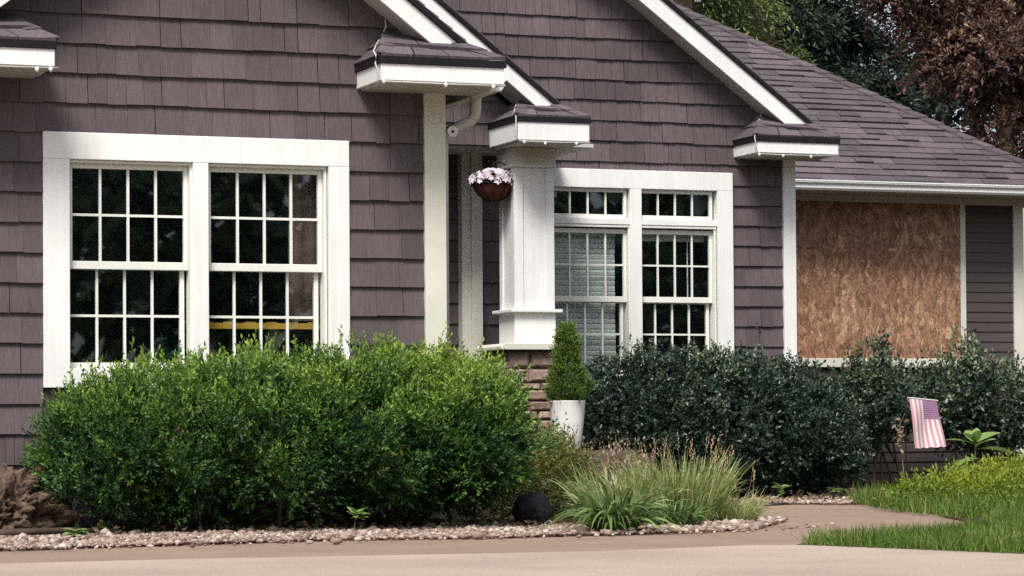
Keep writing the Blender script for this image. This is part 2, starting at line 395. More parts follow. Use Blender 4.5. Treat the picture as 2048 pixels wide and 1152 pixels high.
# --- wall of the front gable (Y=0)
w1 = MB()
w1.box(2.75, 3.45, 0, .14, 0, 2.3); w1.box(5.16, 5.888, 0, .14, 0, 2.3); w1.box(3.45, 5.16, 0, .14, 0, .93)
w1.slab([(2.75, 2.3), (5.888, 2.3), (5.888, 2.98), (4.32, 4.15), (2.75, 2.98)], 0, .14)
w1.box(5.748, 5.886, .14, 5.1, 0, 2.9)          # return wall running back
w1.box(2.75, 2.89, .14, 5.1, 0, 2.9)
wall1 = w1.obj('wall', M['lap'], house)
cut1 = (.75, 1, 4.13 + .75 * 4.32)              # below the raking soffit
for k in range(19):
    z = .397 + STEP * k
    if z > 3.5: break
    cut = cut1 if z > 2.7 else None
    if z + .18 < 2.36 or z < 2.2:
        course(wall1, 2.75, 3.352, z, 0, .14, .19); course(wall1, 5.258, 5.747, z, 0, .12, .19)
    elif z < 2.37:
        course(wall1, 2.75, 3.352, z, 0, .14, .19); course(wall1, 3.352, 5.258, z, 0, .11, .20); course(wall1, 5.258, 5.747, z, 0, .12, .19)
    else:
        course(wall1, 2.75, 5.86, z, 0, .11, .205, cut)
course(wall1, 2.75, 3.352, .397 - STEP, 0, .14, .19)
course(wall1, 5.258, 5.747, .397 - STEP, 0, .14, .19)
course(wall1, 2.75, 5.747, .397 - 2 * STEP, 0, .3, .4)

# --- wall of the porch gable (Y=4.98) and wall of the back gable (Y=5.92)
w2 = MB().slab([(6.0, 2.93), (8.62, 2.93), (8.62, 2.96), (6.35, 4.7), (6.0, 4.5)], 4.98, 5.1)
wall2 = w2.obj('wall', M['lap'], house)
for k in range(5):
    z = 2.93 + k * .179
    course(wall2, 7.45, 8.6, z, 4.98, .22, .34, (.78, 1, 4.69 + .78 * 6.35))
w3 = MB().box(6.0, 8.94, 5.92, 6.06, 0, 2.98); w3.box(8.94, 10.60, 5.92, 6.06, 0, 1.14); w3.box(10.60, 11.32, 5.92, 6.06, 0, 2.98)
w3.box(8.94, 10.60, 5.92, 6.06, 2.73, 2.98)
w3.slab([(6.0, 2.98), (11.32, 2.98), (11.32, 3.16), (8.2, 5.48), (6.0, 4.8)], 5.92, 6.06)
w3.box(11.18, 11.31, 6.06, 9.0, 0, 3.0)
wall3 = w3.obj('wall', M['lap'], house)
cut3 = (.745, 1, 3.258 + .11 + .745 * 11.125)
for k in range(-6, 17):
    z = 1.318 + .1785 * k
    if z + .17 < 2.84:
        course(wall3, 10.69, 11.195, z, 5.92, .13, .2)
    elif z < 2.85:
        course(wall3, 8.6, 11.195, z, 5.92, .32, .48)
    else:
        course(wall3, 7.75, 11.30, z, 5.92, .32, .48, cut3 if z > 2.9 else None)
    if 1.0 < z < 2.8:                                # recess behind the porch column
        course(wall3, 7.6, 8.116, z, 5.92, .26, .36); course(wall3, 8.30, 8.62, z, 5.92, .25, .34)
MB().box(6.0, 9.0, 5.0, 5.9, 2.94, 2.97).obj('porch_ceiling', M['soffit'], house)
MB().box(6.2, 9.2, 4.25, 6.2, 0, .395).obj('porch_slab', M['mortar'], house)
pil = MB().box(8.118, 8.20, 5.80, 5.92, .4, 2.95); pil.box(8.20, 8.298, 5.785, 5.92, .4, 2.95)
pil.obj('door_pilaster', M['cream'], house, bevel=.004)

# --- corner posts
MB().box(5.748, 5.888, -.046, .10, .03, 2.71).obj('corner_post', M['cream'], house, bevel=.004)
MB().box(11.196, 11.318, 5.875, 6.06, .03, 3.02).obj('corner_post', M['white'], house, bevel=.004)

# --- raking boards, soffits, roofs
def gable(cx, foot_x, foot_z, slope, Yf, Yw, Yb, th, eave_x, sides=(1, -1), ltop=None):
    zp = foot_z + slope * (foot_x - cx)
    for s in sides:
        X = lambda x: cx + s * (x - cx)
        def P(pts): return [(X(x), z) for x, z in (pts if s > 0 else pts[::-1])]
        topx = foot_x + th / slope
        MB().slab(P([(cx + .001, zp), (foot_x, foot_z), (topx, foot_z), (cx + .001, zp + th)][::1] if True else []), Yf, Yf + .028).obj('rake_board', M['white'], house, bevel=.003)
        ex_z = lambda x: zp - slope * (x - cx)
        MB().slab(P([(cx + .001, zp + .02), (eave_x - .25, ex_z(eave_x - .25) + .02), (eave_x - .25, ex_z(eave_x - .25) + .05), (cx + .001, zp + .05)]), Yf + .031, Yw + .0).obj('rake_soffit', M['soffit'], house)
        MB().slab(P([(cx, zp + th + .002), (eave_x, ex_z(eave_x) + th + .002), (eave_x, ex_z(eave_x) + th + .04), (cx, zp + th + .04)]), Yf - .022, Yb).obj('roof', M['underlay'], house)
        # roof covering above the dark edge, in courses
        rc = MB(); nrow = 20
        for i in range(nrow):
            xa = cx + (eave_x - cx) * i / nrow; xb = cx + (eave_x - cx) * (i + 1) / nrow
            rc.slab(P([(xa, ex_z(xa) + th + .043), (xb, ex_z(xb) + th + .043), (xb, ex_z(xb) + th + .058), (xa, ex_z(xa) + th + .048)]), Yf - .018, Yb)
        o = rc.obj('roof_covering', M['roof'], house); o['kind'] = 'stuff'
gable(4.32, 5.73, 2.953, .765, -.28, 0, 5.1, .142, 6.115)
gable(6.35, 8.335, 3.205, .785, 4.58, 4.98, 6.1, .142, 8.72, sides=(1,))
gable(8.2, 11.125, 3.258, .738, 5.64, 5.92, 9.2, .170, 11.53, sides=(1, -1))

# --- boxed eave returns with small hipped roofs
def eave_return(xi, xo, Yf, Yw, z0, z1, zt, ridge_in, ridge_z, rake_x, rake_z, rakeY, s=1, mat='white'):
    """xi inner end, xo outer end (in mirrored x when s<0)"""
    cx = 4.32
    X = (lambda x: x) if s > 0 else (lambda x: 2 * cx - x)
    def fl(f): return f if s > 0 else tuple(reversed(f))
    m_ = MB()
    ret = MB().box(min(X(xi), X(xo)), max(X(xi), X(xo)), Yf, Yw - .001, z0 + .012, z1).obj('eave_return', M[mat], house, bevel=.004)
    MB().box(min(X(xi + .03), X(xo - .03)), max(X(xi + .03), X(xo - .03)), Yf + .03, Yw - .002, z0, z0 + .011).obj('soffit', M['soffit'], ret)
    e = .012
    MB().box(min(X(xi - e), X(xo + e)), max(X(xi - e), X(xo + e)), Yf - e, Yw - .001, z1 + .001, zt).obj('drip_edge', M['underlay'], ret)
    # roof planes
    A = Vector((X(xi - e), Yf - e, zt + .001)); B = Vector((X(xo + e), Yf - e, zt + .001))
    Cc = Vector((X(rake_x), rakeY, rake_z)); Dd = Vector((X(ridge_in), Yw - .001, ridge_z)); E_ = Vector((X(xi - e), Yw - .001, zt + .001))
    mb = MB(); mb.add([A, B, Cc, Dd, E_], [fl((0, 1, 2, 3)), fl((0, 3, 4))]); mb.obj('roof_deck', M['underlay'], ret)
    # shingles laid on the two planes
    def patch(p0, p1, p2, p3, nrm_, th, name='roof_shingle'):
        n_ = nrm_ * th; n2 = nrm_ * (th * .35)
        q = MB().add([p0 + n_, p1 + n_, p2 + n2, p3 + n2, p0, p1, p2, p3], [fl((0, 1, 2, 3)), fl((4, 5, 1, 0)), fl((5, 6, 2, 1)), fl((7, 4, 0, 3))])
        q.obj(name, M['roof'], ret)
    nf = (B - A).cross(Dd - A).normalized()
    if nf.z < 0: nf = -nf
    nl = (Dd - A).cross(E_ - A).normalized()
    if nl.z < 0: nl = -nl
    def front(u, v):
        lo = A.lerp(B, u); hi = Dd.lerp(Cc, u); return lo.lerp(hi, v)
    for v0, v1, cuts, th in [(0, .5, [0, .27, .55, .80, 1], .016), (.44, 1.0, [0, .34, .72, 1], .028)]:
        for a, b_ in zip(cuts[:-1], cuts[1:]):
            j = random.uniform(-.02, .02)
            patch(front(a + .008, v0 + j * (v0 > 0)), front(b_ - .008, v0 + j * (v0 > 0)), front(b_ - .008, v1), front(a + .008, v1), nf, th)
    def side(u, v): return A.lerp(E_, u).lerp(Dd, v) if False else A.lerp(E_, u) * (1 - v) + Dd * v
    for v0, v1, th in [(0, .5, .012), (.44, .98, .018)]:
        a = A * (1 - v0) + Dd * v0; b_ = E_ * (1 - v0) + Dd * v0; c = E_ * (1 - v1) + Dd * v1; d = A * (1 - v1) + Dd * v1
        patch(b_, a, d, c, nl, th)
    # hip caps: folded pieces astride the inner hip and, when exposed, the outer one
    up = (nf + nl).normalized()
    for (q0, q1, nA, nB, sgn) in [(A, Dd, nf, nl, 1), (B, Cc, nf, nf, -1)]:
        ax = (q1 - q0); nseg = 3 if sgn > 0 else 2
        sa = ax.cross(nA).normalized() * .075; sb = nB.cross(ax).normalized() * .075
        if sgn < 0: sb = -sa; 
        for i in range(nseg):
            p = q0 + ax * (i / nseg) + up * (.03 + .003 * i); q = q0 + ax * min(1, (i + 1.12) / nseg) + up * (.022 + .003 * i)
            dn = Vector((0, 0, -.012))
            vs = [p, q, p - sa * 1 + dn * 0, q - sa + dn * 0, p - sb, q - sb]
            if sgn > 0:
                # settle the wings on each plane
                vs = [p, q, p + (B - A).normalized() * .085 - up * .012, q + (B - A).normalized() * .085 - up * .012,
                      p + (E_ - A).normalized() * .085 - up * .012, q + (E_ - A).normalized() * .085 - up * .012]
            else:
                vs = [p, q, p + (A - B).normalized() * .085 - up * .008, q + (A - B).normalized() * .085 - up * .008, p + Vector((0, .03, -.01)), q + Vector((0, .03, -.01))]
            low = [Vector(v) - up * .010 for v in vs]
            MB().add(vs + low, [(0, 2, 3, 1), (0, 1, 5, 4), (2, 8, 9, 3), (4, 5, 11, 10), (0, 6, 8, 2), (0, 4, 10, 6), (6, 7, 9, 8), (6, 10, 11, 7), (1, 3, 9, 7), (1, 7, 11, 5)]).obj('hip_cap', M['roof'], ret)
    return ret
eave_return(5.312, 6.108, -.50, 0, 2.688, 2.802, 2.845, 5.506, 3.054, 5.93, 2.965, -.27)
eave_return(5.312, 6.108, -.50, 0, 2.688, 2.802, 2.845, 5.506, 3.054, 5.93, 2.965, -.27, s=-1)
eave_return(8.055, 8.672, 4.30, 4.98, 2.895, 3.056, 3.095, 8.335, 3.318, 8.53, 3.215, 4.57)
eave_return(10.722, 11.512, 5.42, 5.92, 2.980, 3.090, 3.134, 10.99, 3.385, 11.37, 3.268, 5.63)

# --- side eave gutter of the front gable and its downspout
gt = MB()
prof = [(0, 0), (.075, 0), (.095, .03), (.095, .055), (.115, .075), (.115, .12), (.108, .12), (.0, .115)]
gt.slab([(6.112 + x, 2.695 + z) for x, z in prof], -.24, 4.9); gt.obj('gutter', M['white'], house)
MB().tube([(6.16, .15, 2.72), (6.16, .15, 2.63), (6.155, .15, 2.585), (6.13, .15, 2.55), (6.08, .15, 2.525), (5.98, .15, 2.475), (5.945, .15, 2.44), (5.935, .15, 2.38), (5.935, .15, .1)],
          .036, 10).obj('downspout', M['cream'], house, smooth=True)
for (fx, fy, fz, dark) in [(5.812, -.047, 2.53, 0), (5.938, -.02, 2.455, 1)]:
    d = MB(); k = 20
    def ring(r, y): return [(fx + r * math.cos(2 * math.pi * j / k), y, fz + r * math.sin(2 * math.pi * j / k)) for j in range(k)]
    vs = ring(.034, fy) + ring(.034, fy - .018) + ring(.026, fy - .022) + ring(.022, fy - .014) + ring(.010, fy - .014)
    fs = [(i * k + j, i * k + (j + 1) % k, (i + 1) * k + (j + 1) % k, (i + 1) * k + j) for i in range(4) for j in range(k)] + [tuple(range(4 * k, 5 * k))]
    fx_o = d.add(vs, fs).obj('wall_fixture', M['white'] if dark else M['cream'], house, smooth=False)
    e = MB(); vs = ring(.010 if dark else .007, fy - .0145) + ring(.008 if dark else .005, fy - .024)
    e.add(vs, [(j, (j + 1) % k, k + (j + 1) % k, k + j) for j in range(k)] + [tuple(range(k, 2 * k))]).obj('fixture_centre', M['lens'] if dark else M['cream'], fx_o)

# --- windows
PANE = {}
def pane(parent, x0, x1, y, z0, z1):
    key = (round(x1 - x0, 3), round(z1 - z0, 3))
    if key not in PANE:
        w, h = (x1 - x0) / 2, (z1 - z0) / 2
        PANE[key] = MB().box(-w, w, -.0015, .0015, -h, h).mesh('pane', M['glass'])
    link('pane', PANE[key], parent, loc=((x0 + x1) / 2, y, (z0 + z1) / 2), rot=(random.gauss(0, .004), 0, random.gauss(0, .004)))
def sash(win, x0, x1, z0, z1, y, cols, rows, st=.028, top=.03, bot=.04, mun=.015):
    """x0..x1, z0..z1 is the glass; frame round it"""
    s = MB()
    s.box(x0 - st, x0, y - .018, y + .018, z0 - bot, z1 + top); s.box(x1, x1 + st, y - .018, y + .018, z0 - bot, z1 + top)
    s.box(x0, x1, y - .018, y + .018, z0 - bot, z0); s.box(x0, x1, y - .018, y + .018, z1, z1 + top)
    s.obj('sash', M['vinyl'], win, bevel=.003)
    xs = [x0 + (x1 - x0) * i / cols for i in range(cols + 1)]; zs = [z0 + (z1 - z0) * i / rows for i in range(rows + 1)]
    for x in xs[1:-1]: MB().box(x - mun / 2, x + mun / 2, y - .011, y + .009, z0 + .001, z1 - .001).obj('muntin', M['vinyl'], win)
    for zc in zs[1:-1]:
        MB().box(x0 + .001, x1 - .001, y - .0095, y + .0075, zc - mun / 2, zc + mun / 2).obj('muntin', M['vinyl'], win)
    for a, b_ in zip(xs[:-1], xs[1:]):
        for c, d in zip(zs[:-1], zs[1:]): pane(win, a + .001, b_ - .001, y + .004 * 0, c + .001, d - .001)
# front double window
c = MB()
c.box(3.353, 3.512, -.036, .0, .85, 2.213); c.box(5.124, 5.257, -.036, .0, .85, 2.213); c.box(4.266, 4.362, -.036, .09, .93, 2.213)
c.box(3.353, 5.257, -.036, .0, 2.2135, 2.375)
c.box(3.512, 4.266, -.036, .09, .85, .965); c.box(4.362, 5.124, -.036, .09, .85, .965)
for a, b_ in ((3.47, 3.512), (5.124, 5.165)): c.box(a, b_, .0005, .09, .93, 2.213)
c.box(3.47, 5.165, .0005, .09, 2.2135, 2.30)
win1 = c.obj('window', M['white'], house, bevel=.004)
for (a, b_) in ((3.540, 4.222), (4.392, 5.072)):
    MB().box(a - .028, b_ + .044, -.012, .05, 2.196, 2.2125).obj('head_rail', M['vinyl'], win1, bevel=.003)
    sash(win1, a, b_, 1.610, 2.166, .045, 4, 2, bot=.048)
    sash(win1, a - .012, b_ - .016, 1.003, 1.566, .082, 4, 2, top=.03, bot=.036)
    MB().box(b_ + .029, b_ + .044, -.008, .09, .966, 2.195).obj('jamb', M['vinyl'], win1)
# back gable window: transoms over double hung pairs
c = MB()
c.box(10.541, 10.693, 5.862, 5.92, 1.0, 2.688); c.box(9.702, 9.812, 5.862, 6.0, 1.05, 2.688); c.box(8.80, 10.693, 5.862, 5.92, 2.6885, 2.85)
c.box(8.80, 8.955, 5.862, 5.92, 1.0, 2.688); c.box(8.955, 9.702, 5.862, 6.0, 1.0, 1.1); c.box(9.812, 10.541, 5.862, 6.0, 1.0, 1.1)
c.box(8.955, 9.702, 5.868, 6.0, 2.372, 2.425); c.box(9.812, 10.541, 5.868, 6.0, 2.372, 2.425)
c.box(8.90, 8.955, 5.9205, 6.0, 1.05, 2.688); c.box(10.541, 10.61, 5.9205, 6.0, 1.05, 2.688); c.box(8.90, 10.61, 5.9205, 6.0, 2.6885, 2.75)
win3 = c.obj('window', M['white'], house, bevel=.004)
for (a, b_) in ((8.988, 9.660), (9.826, 10.484)):
    sash(win3, a, b_, 2.461, 2.656, 5.925, 4, 1, bot=.034, top=.03)
    MB().box(a - .03, b_ + .05, 5.875, 5.94, 2.348, 2.3715).obj('head_rail', M['vinyl'], win3, bevel=.003)
    sash(win3, a, b_, 1.748, 2.297, 5.938, 4, 2, bot=.05, top=.04)
    sash(win3, a - .01, b_ - .018, 1.15, 1.690, 5.975, 4, 2, top=.035, bot=.045)
    MB().box(b_ + .029, b_ + .045, 5.88, 6.0, 1.101, 2.347).obj('jamb', M['vinyl'], win3)

# rooms behind the glass
def room(x0, x1, y0, y1, z0, z1):
    MB().add([(x0, y0, z0), (x1, y0, z0), (x1, y1, z0), (x0, y1, z0), (x0, y0, z1), (x1, y0, z1), (x1, y1, z1), (x0, y1, z1)],
             [(0, 1, 2, 3), (7, 6, 5, 4), (1, 5, 6, 2), (2, 6, 7, 3), (3, 7, 4, 0)]).obj('interior_wall', M['dark_room'], house)
room(2.90, 5.74, .145, 4.6, .05, 2.75)
room(8.62, 11.17, 6.07, 10, .05, 2.9)

# --- porch column and stone pier
cl = MB().box(8.2, 8.52, 4.75, 5.07, 1.29, 2.895)
column = cl.obj('porch_column', M['white'], house)
for (xa, xb, ya, yb) in [(8.185, 8.262, 4.735, 4.752), (8.462, 8.535, 4.735, 4.752)]:
    MB().box(xa, xb, ya, yb, 1.572, 2.733).obj('trim_board', M['white'], column, bevel=.003)
for (ya, yb) in [(4.7525, 4.815), (5.015, 5.085)]:
    MB().box(8.185, 8.1995, ya, yb, 1.572, 2.733).obj('trim_board', M['white'], column, bevel=.003)
MB().box(8.18, 8.54, 4.73, 5.09, 1.288, 1.545).obj('plinth', M['white'], column, bevel=.004)
MB().box(8.135, 8.585, 4.685, 5.135, 1.5455, 1.5715).obj('ledge', M['white'], column, bevel=.005)
MB().box(8.165, 8.555, 4.715, 5.105, 2.7335, 2.755).obj('ledge', M['white'], column, bevel=.005)
MB().box(8.172, 8.548, 4.722, 5.098, 2.7555, 2.893).obj('capital', M['cream'], column, bevel=.003)
pier = MB().box(8.075, 8.525, 4.62, 5.1, .4, 1.235).obj('stone_pier', M['mortar'], house)
MB().slab([(7.985, 1.236), (8.575, 1.236), (8.575, 1.262), (8.54, 1.287), (8.02, 1.287), (7.985, 1.262)], 4.53, 5.16).obj('cap_slab', M['cream'], pier, bevel=.004)
def stone(x0, x1, y0, y1, z0, z1, axis):
    mb = MB(); j = lambda a: random.uniform(-a, a)
    i = .012
    if axis == 'y':
        outer = [(x0 + j(.008), y1, z0 + j(.006)), (x1 + j(.008), y1, z0 + j(.006)), (x1 + j(.008), y1, z1 + j(.006)), (x0 + j(.008), y1, z1 + j(.006))]
        cx_, cz_ = (x0 + x1) / 2, (z0 + z1) / 2; d = random.uniform(.7, 1.2) * (y1 - y0)
        mid = [(x + (cx_ - x) * .06, y1 - d * .7, z + (cz_ - z) * .1) for x, y, z in outer]
        top = [(x + (cx_ - x) * .28, y1 - d + j(.006), z + (cz_ - z) * .35) for x, y, z in outer]
    else:
        outer = [(x1, y1 + j(.008), z0 + j(.006)), (x1, y0 + j(.008), z0 + j(.006)), (x1, y0 + j(.008), z1 + j(.006)), (x1, y1 + j(.008), z1 + j(.006))]
        cy_, cz_ = (y0 + y1) / 2, (z0 + z1) / 2; d = random.uniform(.7, 1.2) * (x1 - x0)
        mid = [(x1 - d * .7, y + (cy_ - y) * .06, z + (cz_ - z) * .1) for x, y, z in outer]
        top = [(x1 - d + j(.006), y + (cy_ - y) * .28, z + (cz_ - z) * .35) for x, y, z in outer]
    f = [(8, 9, 10, 11)]
    for a in (0, 4):
        f += [(a + q, a + (q + 1) % 4, a + 4 + (q + 1) % 4, a + 4 + q) for q in range(4)]
    mb.add(outer + mid + top, f).obj('stone', M['stone'], pier)
z = .41
while z < 1.225:
    h = random.uniform(.06, .13)
    if 1.232 - z - h < .05: h = 1.232 - z
    x = 8.07
    while x < 8.53:
        w = random.uniform(.14, .3)
        if 8.53 - x - w < .09: w = 8.53 - x
        stone(x + .006, x + w - .006, 4.585, 4.62, z + .006, z + h - .006, 'y'); x += w
    y = 4.62
    while y < 5.1:
        w = random.uniform(.16, .3)
        if 5.1 - y - w < .1: w = 5.1 - y
        stone(8.04, 8.075, y + .006, y + w - .006, z + .006, z + h - .006, 'x'); y += w
    z += h

# --- side wing with hipped roof
wing = MB().box(11.3, 15.22, 8.5, 8.64, 0, 2.96); wing.box(15.08, 15.22, 8.64, 18.9, 0, 2.96)
wallw = wing.obj('wall', M['lap'], house)
def lap(x0, x1, z):
    MB().add([(x0, 8.484, z), (x1, 8.484, z), (x1, 8.5, z), (x0, 8.5, z), (x0, 8.496, z + .108), (x1, 8.496, z + .108), (x1, 8.4995, z + .108), (x0, 8.4995, z + .108)],
             [(0, 3, 2, 1), (4, 5, 6, 7), (0, 1, 5, 4), (1, 2, 6, 5), (3, 0, 4, 7)]).obj('siding_board', M['lap'], wallw)
for k in range(29):
    z = .045 + k * .1016
    if z > 2.84: break
    if z < 1.13: lap(11.34, 13.4, z); lap(13.402, 15.118, z)
    else: lap(14.552, 15.118, z)
MB().box(15.12, 15.235, 8.465, 8.66, 0, 2.93).obj('corner_board', M['cream'], house, bevel=.004)
bw = MB().box(14.490, 14.550, 8.455, 8.5, 1.29, 2.86); bw.box(12.1, 14.62, 8.445, 8.5, 1.20, 1.289)
bw.box(12.1, 12.3, 8.455, 8.5, 1.29, 2.86)
bwin = bw.obj('window_frame', M['cream'], house, bevel=.004)
MB().box(12.301, 14.489, 8.468, 8.482, 1.2905, 2.859).obj('strand_board', M['osb'], bwin)['label'] = 'reddish brown strand board nailed over the side window'
MB().box(11.6, 15.3, 8.44, 8.5, 2.861, 2.93).obj('frieze_board', M['soffit'], house, bevel=.004)
MB().box(11.6, 15.55, 7.97, 8.499, 2.931, 2.95).obj('eave_soffit', M['soffit'], house)
pf = [(0, 0), (-.06, 0), (-.075, .02), (-.075, .05), (-.10, .072), (-.10, .085), (-.105, .085), (-.105, .097), (0, .097)]
gv = [(x0, 7.97 + y, 2.92 + z) for x0 in (11.5, 15.56) for y, z in pf]; n = len(pf)
MB().add(gv, [tuple(range(n)), tuple(range(2 * n - 1, n - 1, -1))] + [(i, (i + 1) % n, (i + 1) % n + n, i + n) for i in range(n)]).obj('gutter', M['white'], house)
# roof planes
EX, EY, EZ, SL, TT = 15.56, 7.93, 3.012, .70, 5.4
rb = MB()
rb.add([(8.6, EY, EZ), (EX, EY, EZ), (EX - TT, EY + TT, EZ + SL * TT), (8.6, EY + TT, EZ + SL * TT), (EX, EY + 2 * TT, EZ), (8.6, EY + 2 * TT, EZ)],
       [(0, 1, 2, 3), (1, 4, 2), (3, 2, 4, 5)])
roofw = rb.obj('roof', M['underlay'], house)
nrmv = Vector((0, -SL, 1)).normalized(); upv = Vector((0, 1, SL)).normalized()
rows_tot = 54; course_len = math.hypot(1, SL) * TT / rows_tot
singles = 0; restb = MB()
def roofpiece(mb, x0, x1, r, thick):
    t0 = r * course_len; t1 = t0 + course_len * 1.12
    xr0 = EX - t0 / math.hypot(1, SL) - .02; xr1 = EX - t1 / math.hypot(1, SL) - .02
    if x0 >= xr0: return False
    a = Vector((x0, EY, EZ)) + upv * t0; b_ = Vector((min(x1, xr0), EY, EZ)) + upv * t0
    c = Vector((max(min(x1, xr1), x0), EY, EZ)) + upv * t1; d = Vector((x0, EY, EZ)) + upv * t1
    n0, n1 = nrmv * thick, nrmv * .006
    mb.add([a + n0, b_ + n0, c + n1, d + n1, a, b_, c, d], [(0, 1, 2, 3), (4, 5, 1, 0), (5, 6, 2, 1), (7, 4, 0, 3)]); return True
for r in range(rows_tot):
    yy = r * course_len / math.hypot(1, SL)
    x = 10.4 - random.uniform(0, .3)
    while x < EX:
        w = random.choice([.2, .24, .3, .36, .42, .5]) * random.uniform(.9, 1.1)
        th = random.choice([.014, .018, .024, .030])
        # seen from the yard: beyond the back gable's raking edge
        vis = x + w > 11.45 + yy * .28 and x > 11.0
        if vis and singles < 298 and r < 26:
            q = MB()
            if roofpiece(q, x + .002, x + w - .002, r, th): q.obj('roof_shingle', M['roof'], roofw); singles += 1
        else: roofpiece(restb, x + .002, x + w - .002, r, th)
        x += w
o = restb.obj('roof_covering', M['roof'], roofw); o['kind'] = 'stuff'
hipd = Vector((-1, 1, SL)); hl = hipd.length; ncap = 44
for i in range(ncap):
    p = Vector((EX, EY, EZ)) + hipd * (TT * i / ncap); q = Vector((EX, EY, EZ)) + hipd * (TT * (i + 1.15) / ncap)
    u = Vector((0, 0, 1)) * .045; lo = Vector((0, 0, 1)) * .026
    sa = Vector((-.11, -.02, -.012)); sb = Vector((.02, .11, -.012))
    vs = [p + u, q + lo, p + u + sa, q + lo + sa, p + u + sb, q + lo + sb]
    vv = vs + [v - Vector((0, 0, .02)) for v in vs]
    MB().add(vv, [(0, 2, 3, 1), (0, 1, 5, 4), (2, 8, 9, 3), (4, 5, 11, 10), (0, 6, 8, 2), (0, 4, 10, 6)]).obj('ridge_cap', M['roof'], roofw)

# ------------------------------------------------------------------ things by the windows
bl = thing('window_blind', 'pale grey lowered slat blind behind the left sashes beside the porch column', 'blind', (9.32, 6.06, 1.1))
MB().box(8.99, 9.635, 6.03, 6.07, 2.275, 2.31).obj('head_rail', M['blind'], bl)
slat = MB().add([(-.32, -.024, -.008), (.32, -.024, -.008), (.32, 0, .006), (-.32, 0, .006), (.32, .024, .0), (-.32, .024, .0)], [(0, 1, 2, 3), (3, 2, 4, 5)])
SLm = slat.mesh('slat', M['blind'])
for i in range(25):
    zz = 1.12 + i * .047
    link('slat', SLm, bl, loc=(9.305 + random.uniform(-.004, .004), 6.035, zz), rot=(math.radians(70) + random.gauss(0, .03), 0, random.gauss(0, .003)))
b2 = thing('window_blind', 'white blind drawn up to the head of the right sashes in the back gable window', 'blind', (10.15, 6.06, 2.2))
MB().box(9.83, 10.48, 6.02, 6.06, 2.245, 2.31).obj('head_rail', M['blind'], b2)
MB().tube([(10.315, 6.02, 2.25), (10.317, 6.02, 1.64)], .006, 6).obj('cord', M['blind'], b2)
MB().lathe((10.317, 6.02), [(.002, 1.64), (.012, 1.62), (.010, 1.60), (.002, 1.59)], 8).obj('tassel', M['blind'], b2)
cu = MB()
nx = 14
for i in range(nx):
    xa = 4.93 + .32 * i / (nx - 1)
    cu.v += [(xa, .2 + .012 * math.sin(i * 1.7), 1.27), (xa, .2 + .012 * math.sin(i * 1.7), 2.25)]
cu.f = [(2 * i, 2 * i + 2, 2 * i + 3, 2 * i + 1) for i in range(nx - 1)]
tag(cu.obj('curtain', M['curtain'], smooth=True), 'brown curtain hanging behind the rightmost panes of the front double window', 'curtain')
yb = MB().box(4.375, 5.16, .17, .20, 1.215, 1.252)
for i in range(7): yb.box(4.24 + i * .135, 4.24 + i * .135 + .07, .172, .198, 1.2525, 1.259)
tag(yb.obj('yellow_rail', M['yellow'], bevel=.004), 'yellow bar across the lower panes of the front double window', 'rail')
hp = thing('houseplant', 'bluish leafy houseplant behind the lower left panes of the front window', 'plant', (4.12, .3, .8))
P = np.array([4.12, .3, 1.0]) + rng.normal(size=(60, 3)) * [.05, .03, .06]
leaves('foliage', P - [4.12, .3, .8], rng.normal(size=(60, 3)) + [0, -.4, .5], .10, .05, rng.random(60), M['bluish'], None).parent = hp
MB().lathe((4.12, .3), [(.06, .75), (.08, .92), (.07, .92)], 12).obj('pot', M['boulder'], hp)

# ------------------------------------------------------------------ hanging basket
BX, BY, BZ = 8.065, 4.9, 2.60
hb = thing('hanging_basket', 'coir lined hanging basket of pink flowers on the porch column', 'flower basket', (BX, BY, BZ))
MB().lathe((BX, BY), [(.03, BZ - .135), (.085, BZ - .115), (.135, BZ - .07), (.16, BZ - .02), (.168, BZ), (.15, BZ - .005), (.01, BZ - .02)], 28).obj('liner', M['coir'], hb, smooth=True)
for i in range(10):
    a = 2 * math.pi * i / 10
    MB().tube([(BX + r * math.cos(a), BY + r * math.sin(a), BZ + z_) for r, z_ in [(.04, -.14), (.092, -.118), (.142, -.072), (.168, -.02), (.174, .002)]], .004, 5).obj('wire', M['metal'], hb)
MB().tube([(BX + .174 * math.cos(2 * math.pi * i / 24), BY + .174 * math.sin(2 * math.pi * i / 24), BZ) for i in range(25)], .005, 5, False).obj('rim', M['metal'], hb)
MB().tube([(8.185, 4.9, 2.76), (8.1, 4.9, 2.79), (BX, BY, 2.77), (BX, BY, 2.70)], .006, 6).obj('bracket', M['metal'], hb)
fl = MB()
for i in range(6):
    a = 2 * math.pi * i / 6; a2 = a + math.pi / 6; a3 = a + math.pi / 3
    fl.add([(0, 0, 0), (.024 * math.cos(a), .024 * math.sin(a), .010), (.036 * math.cos(a2), .036 * math.sin(a2), .006), (.024 * math.cos(a3), .024 * math.sin(a3), .010)], [(0, 1, 2, 3)])
FLm = fl.mesh('flower', M['petal'])
for i in range(95):
    u = rvec(1)[0]; u[2] = abs(u[2]) * .8 + .02
    r = .17 * (1 + .18 * random.random())
    p = Vector((BX + u[0] * r, BY + u[1] * r, BZ + .01 + u[2] * .13))
    d = Vector((u[0], u[1] - .3, u[2] + .2)).normalized()
    o = link('flower', FLm, hb, loc=p, rot=d.to_track_quat('Z', 'Y').to_euler(), scale=(random.uniform(.75, 1.15),) * 3)
P = np.array([0, 0, .02]) + rvec(300) * [.16, .16, .08]; P[:, 2] = np.abs(P[:, 2])
leaves('foliage', P, P * [1, 1, 1] + rng.normal(size=(300, 3)) * .08, .05, .022, rng.random(300) * .6, M['hedge_leaf'], None).parent = hb

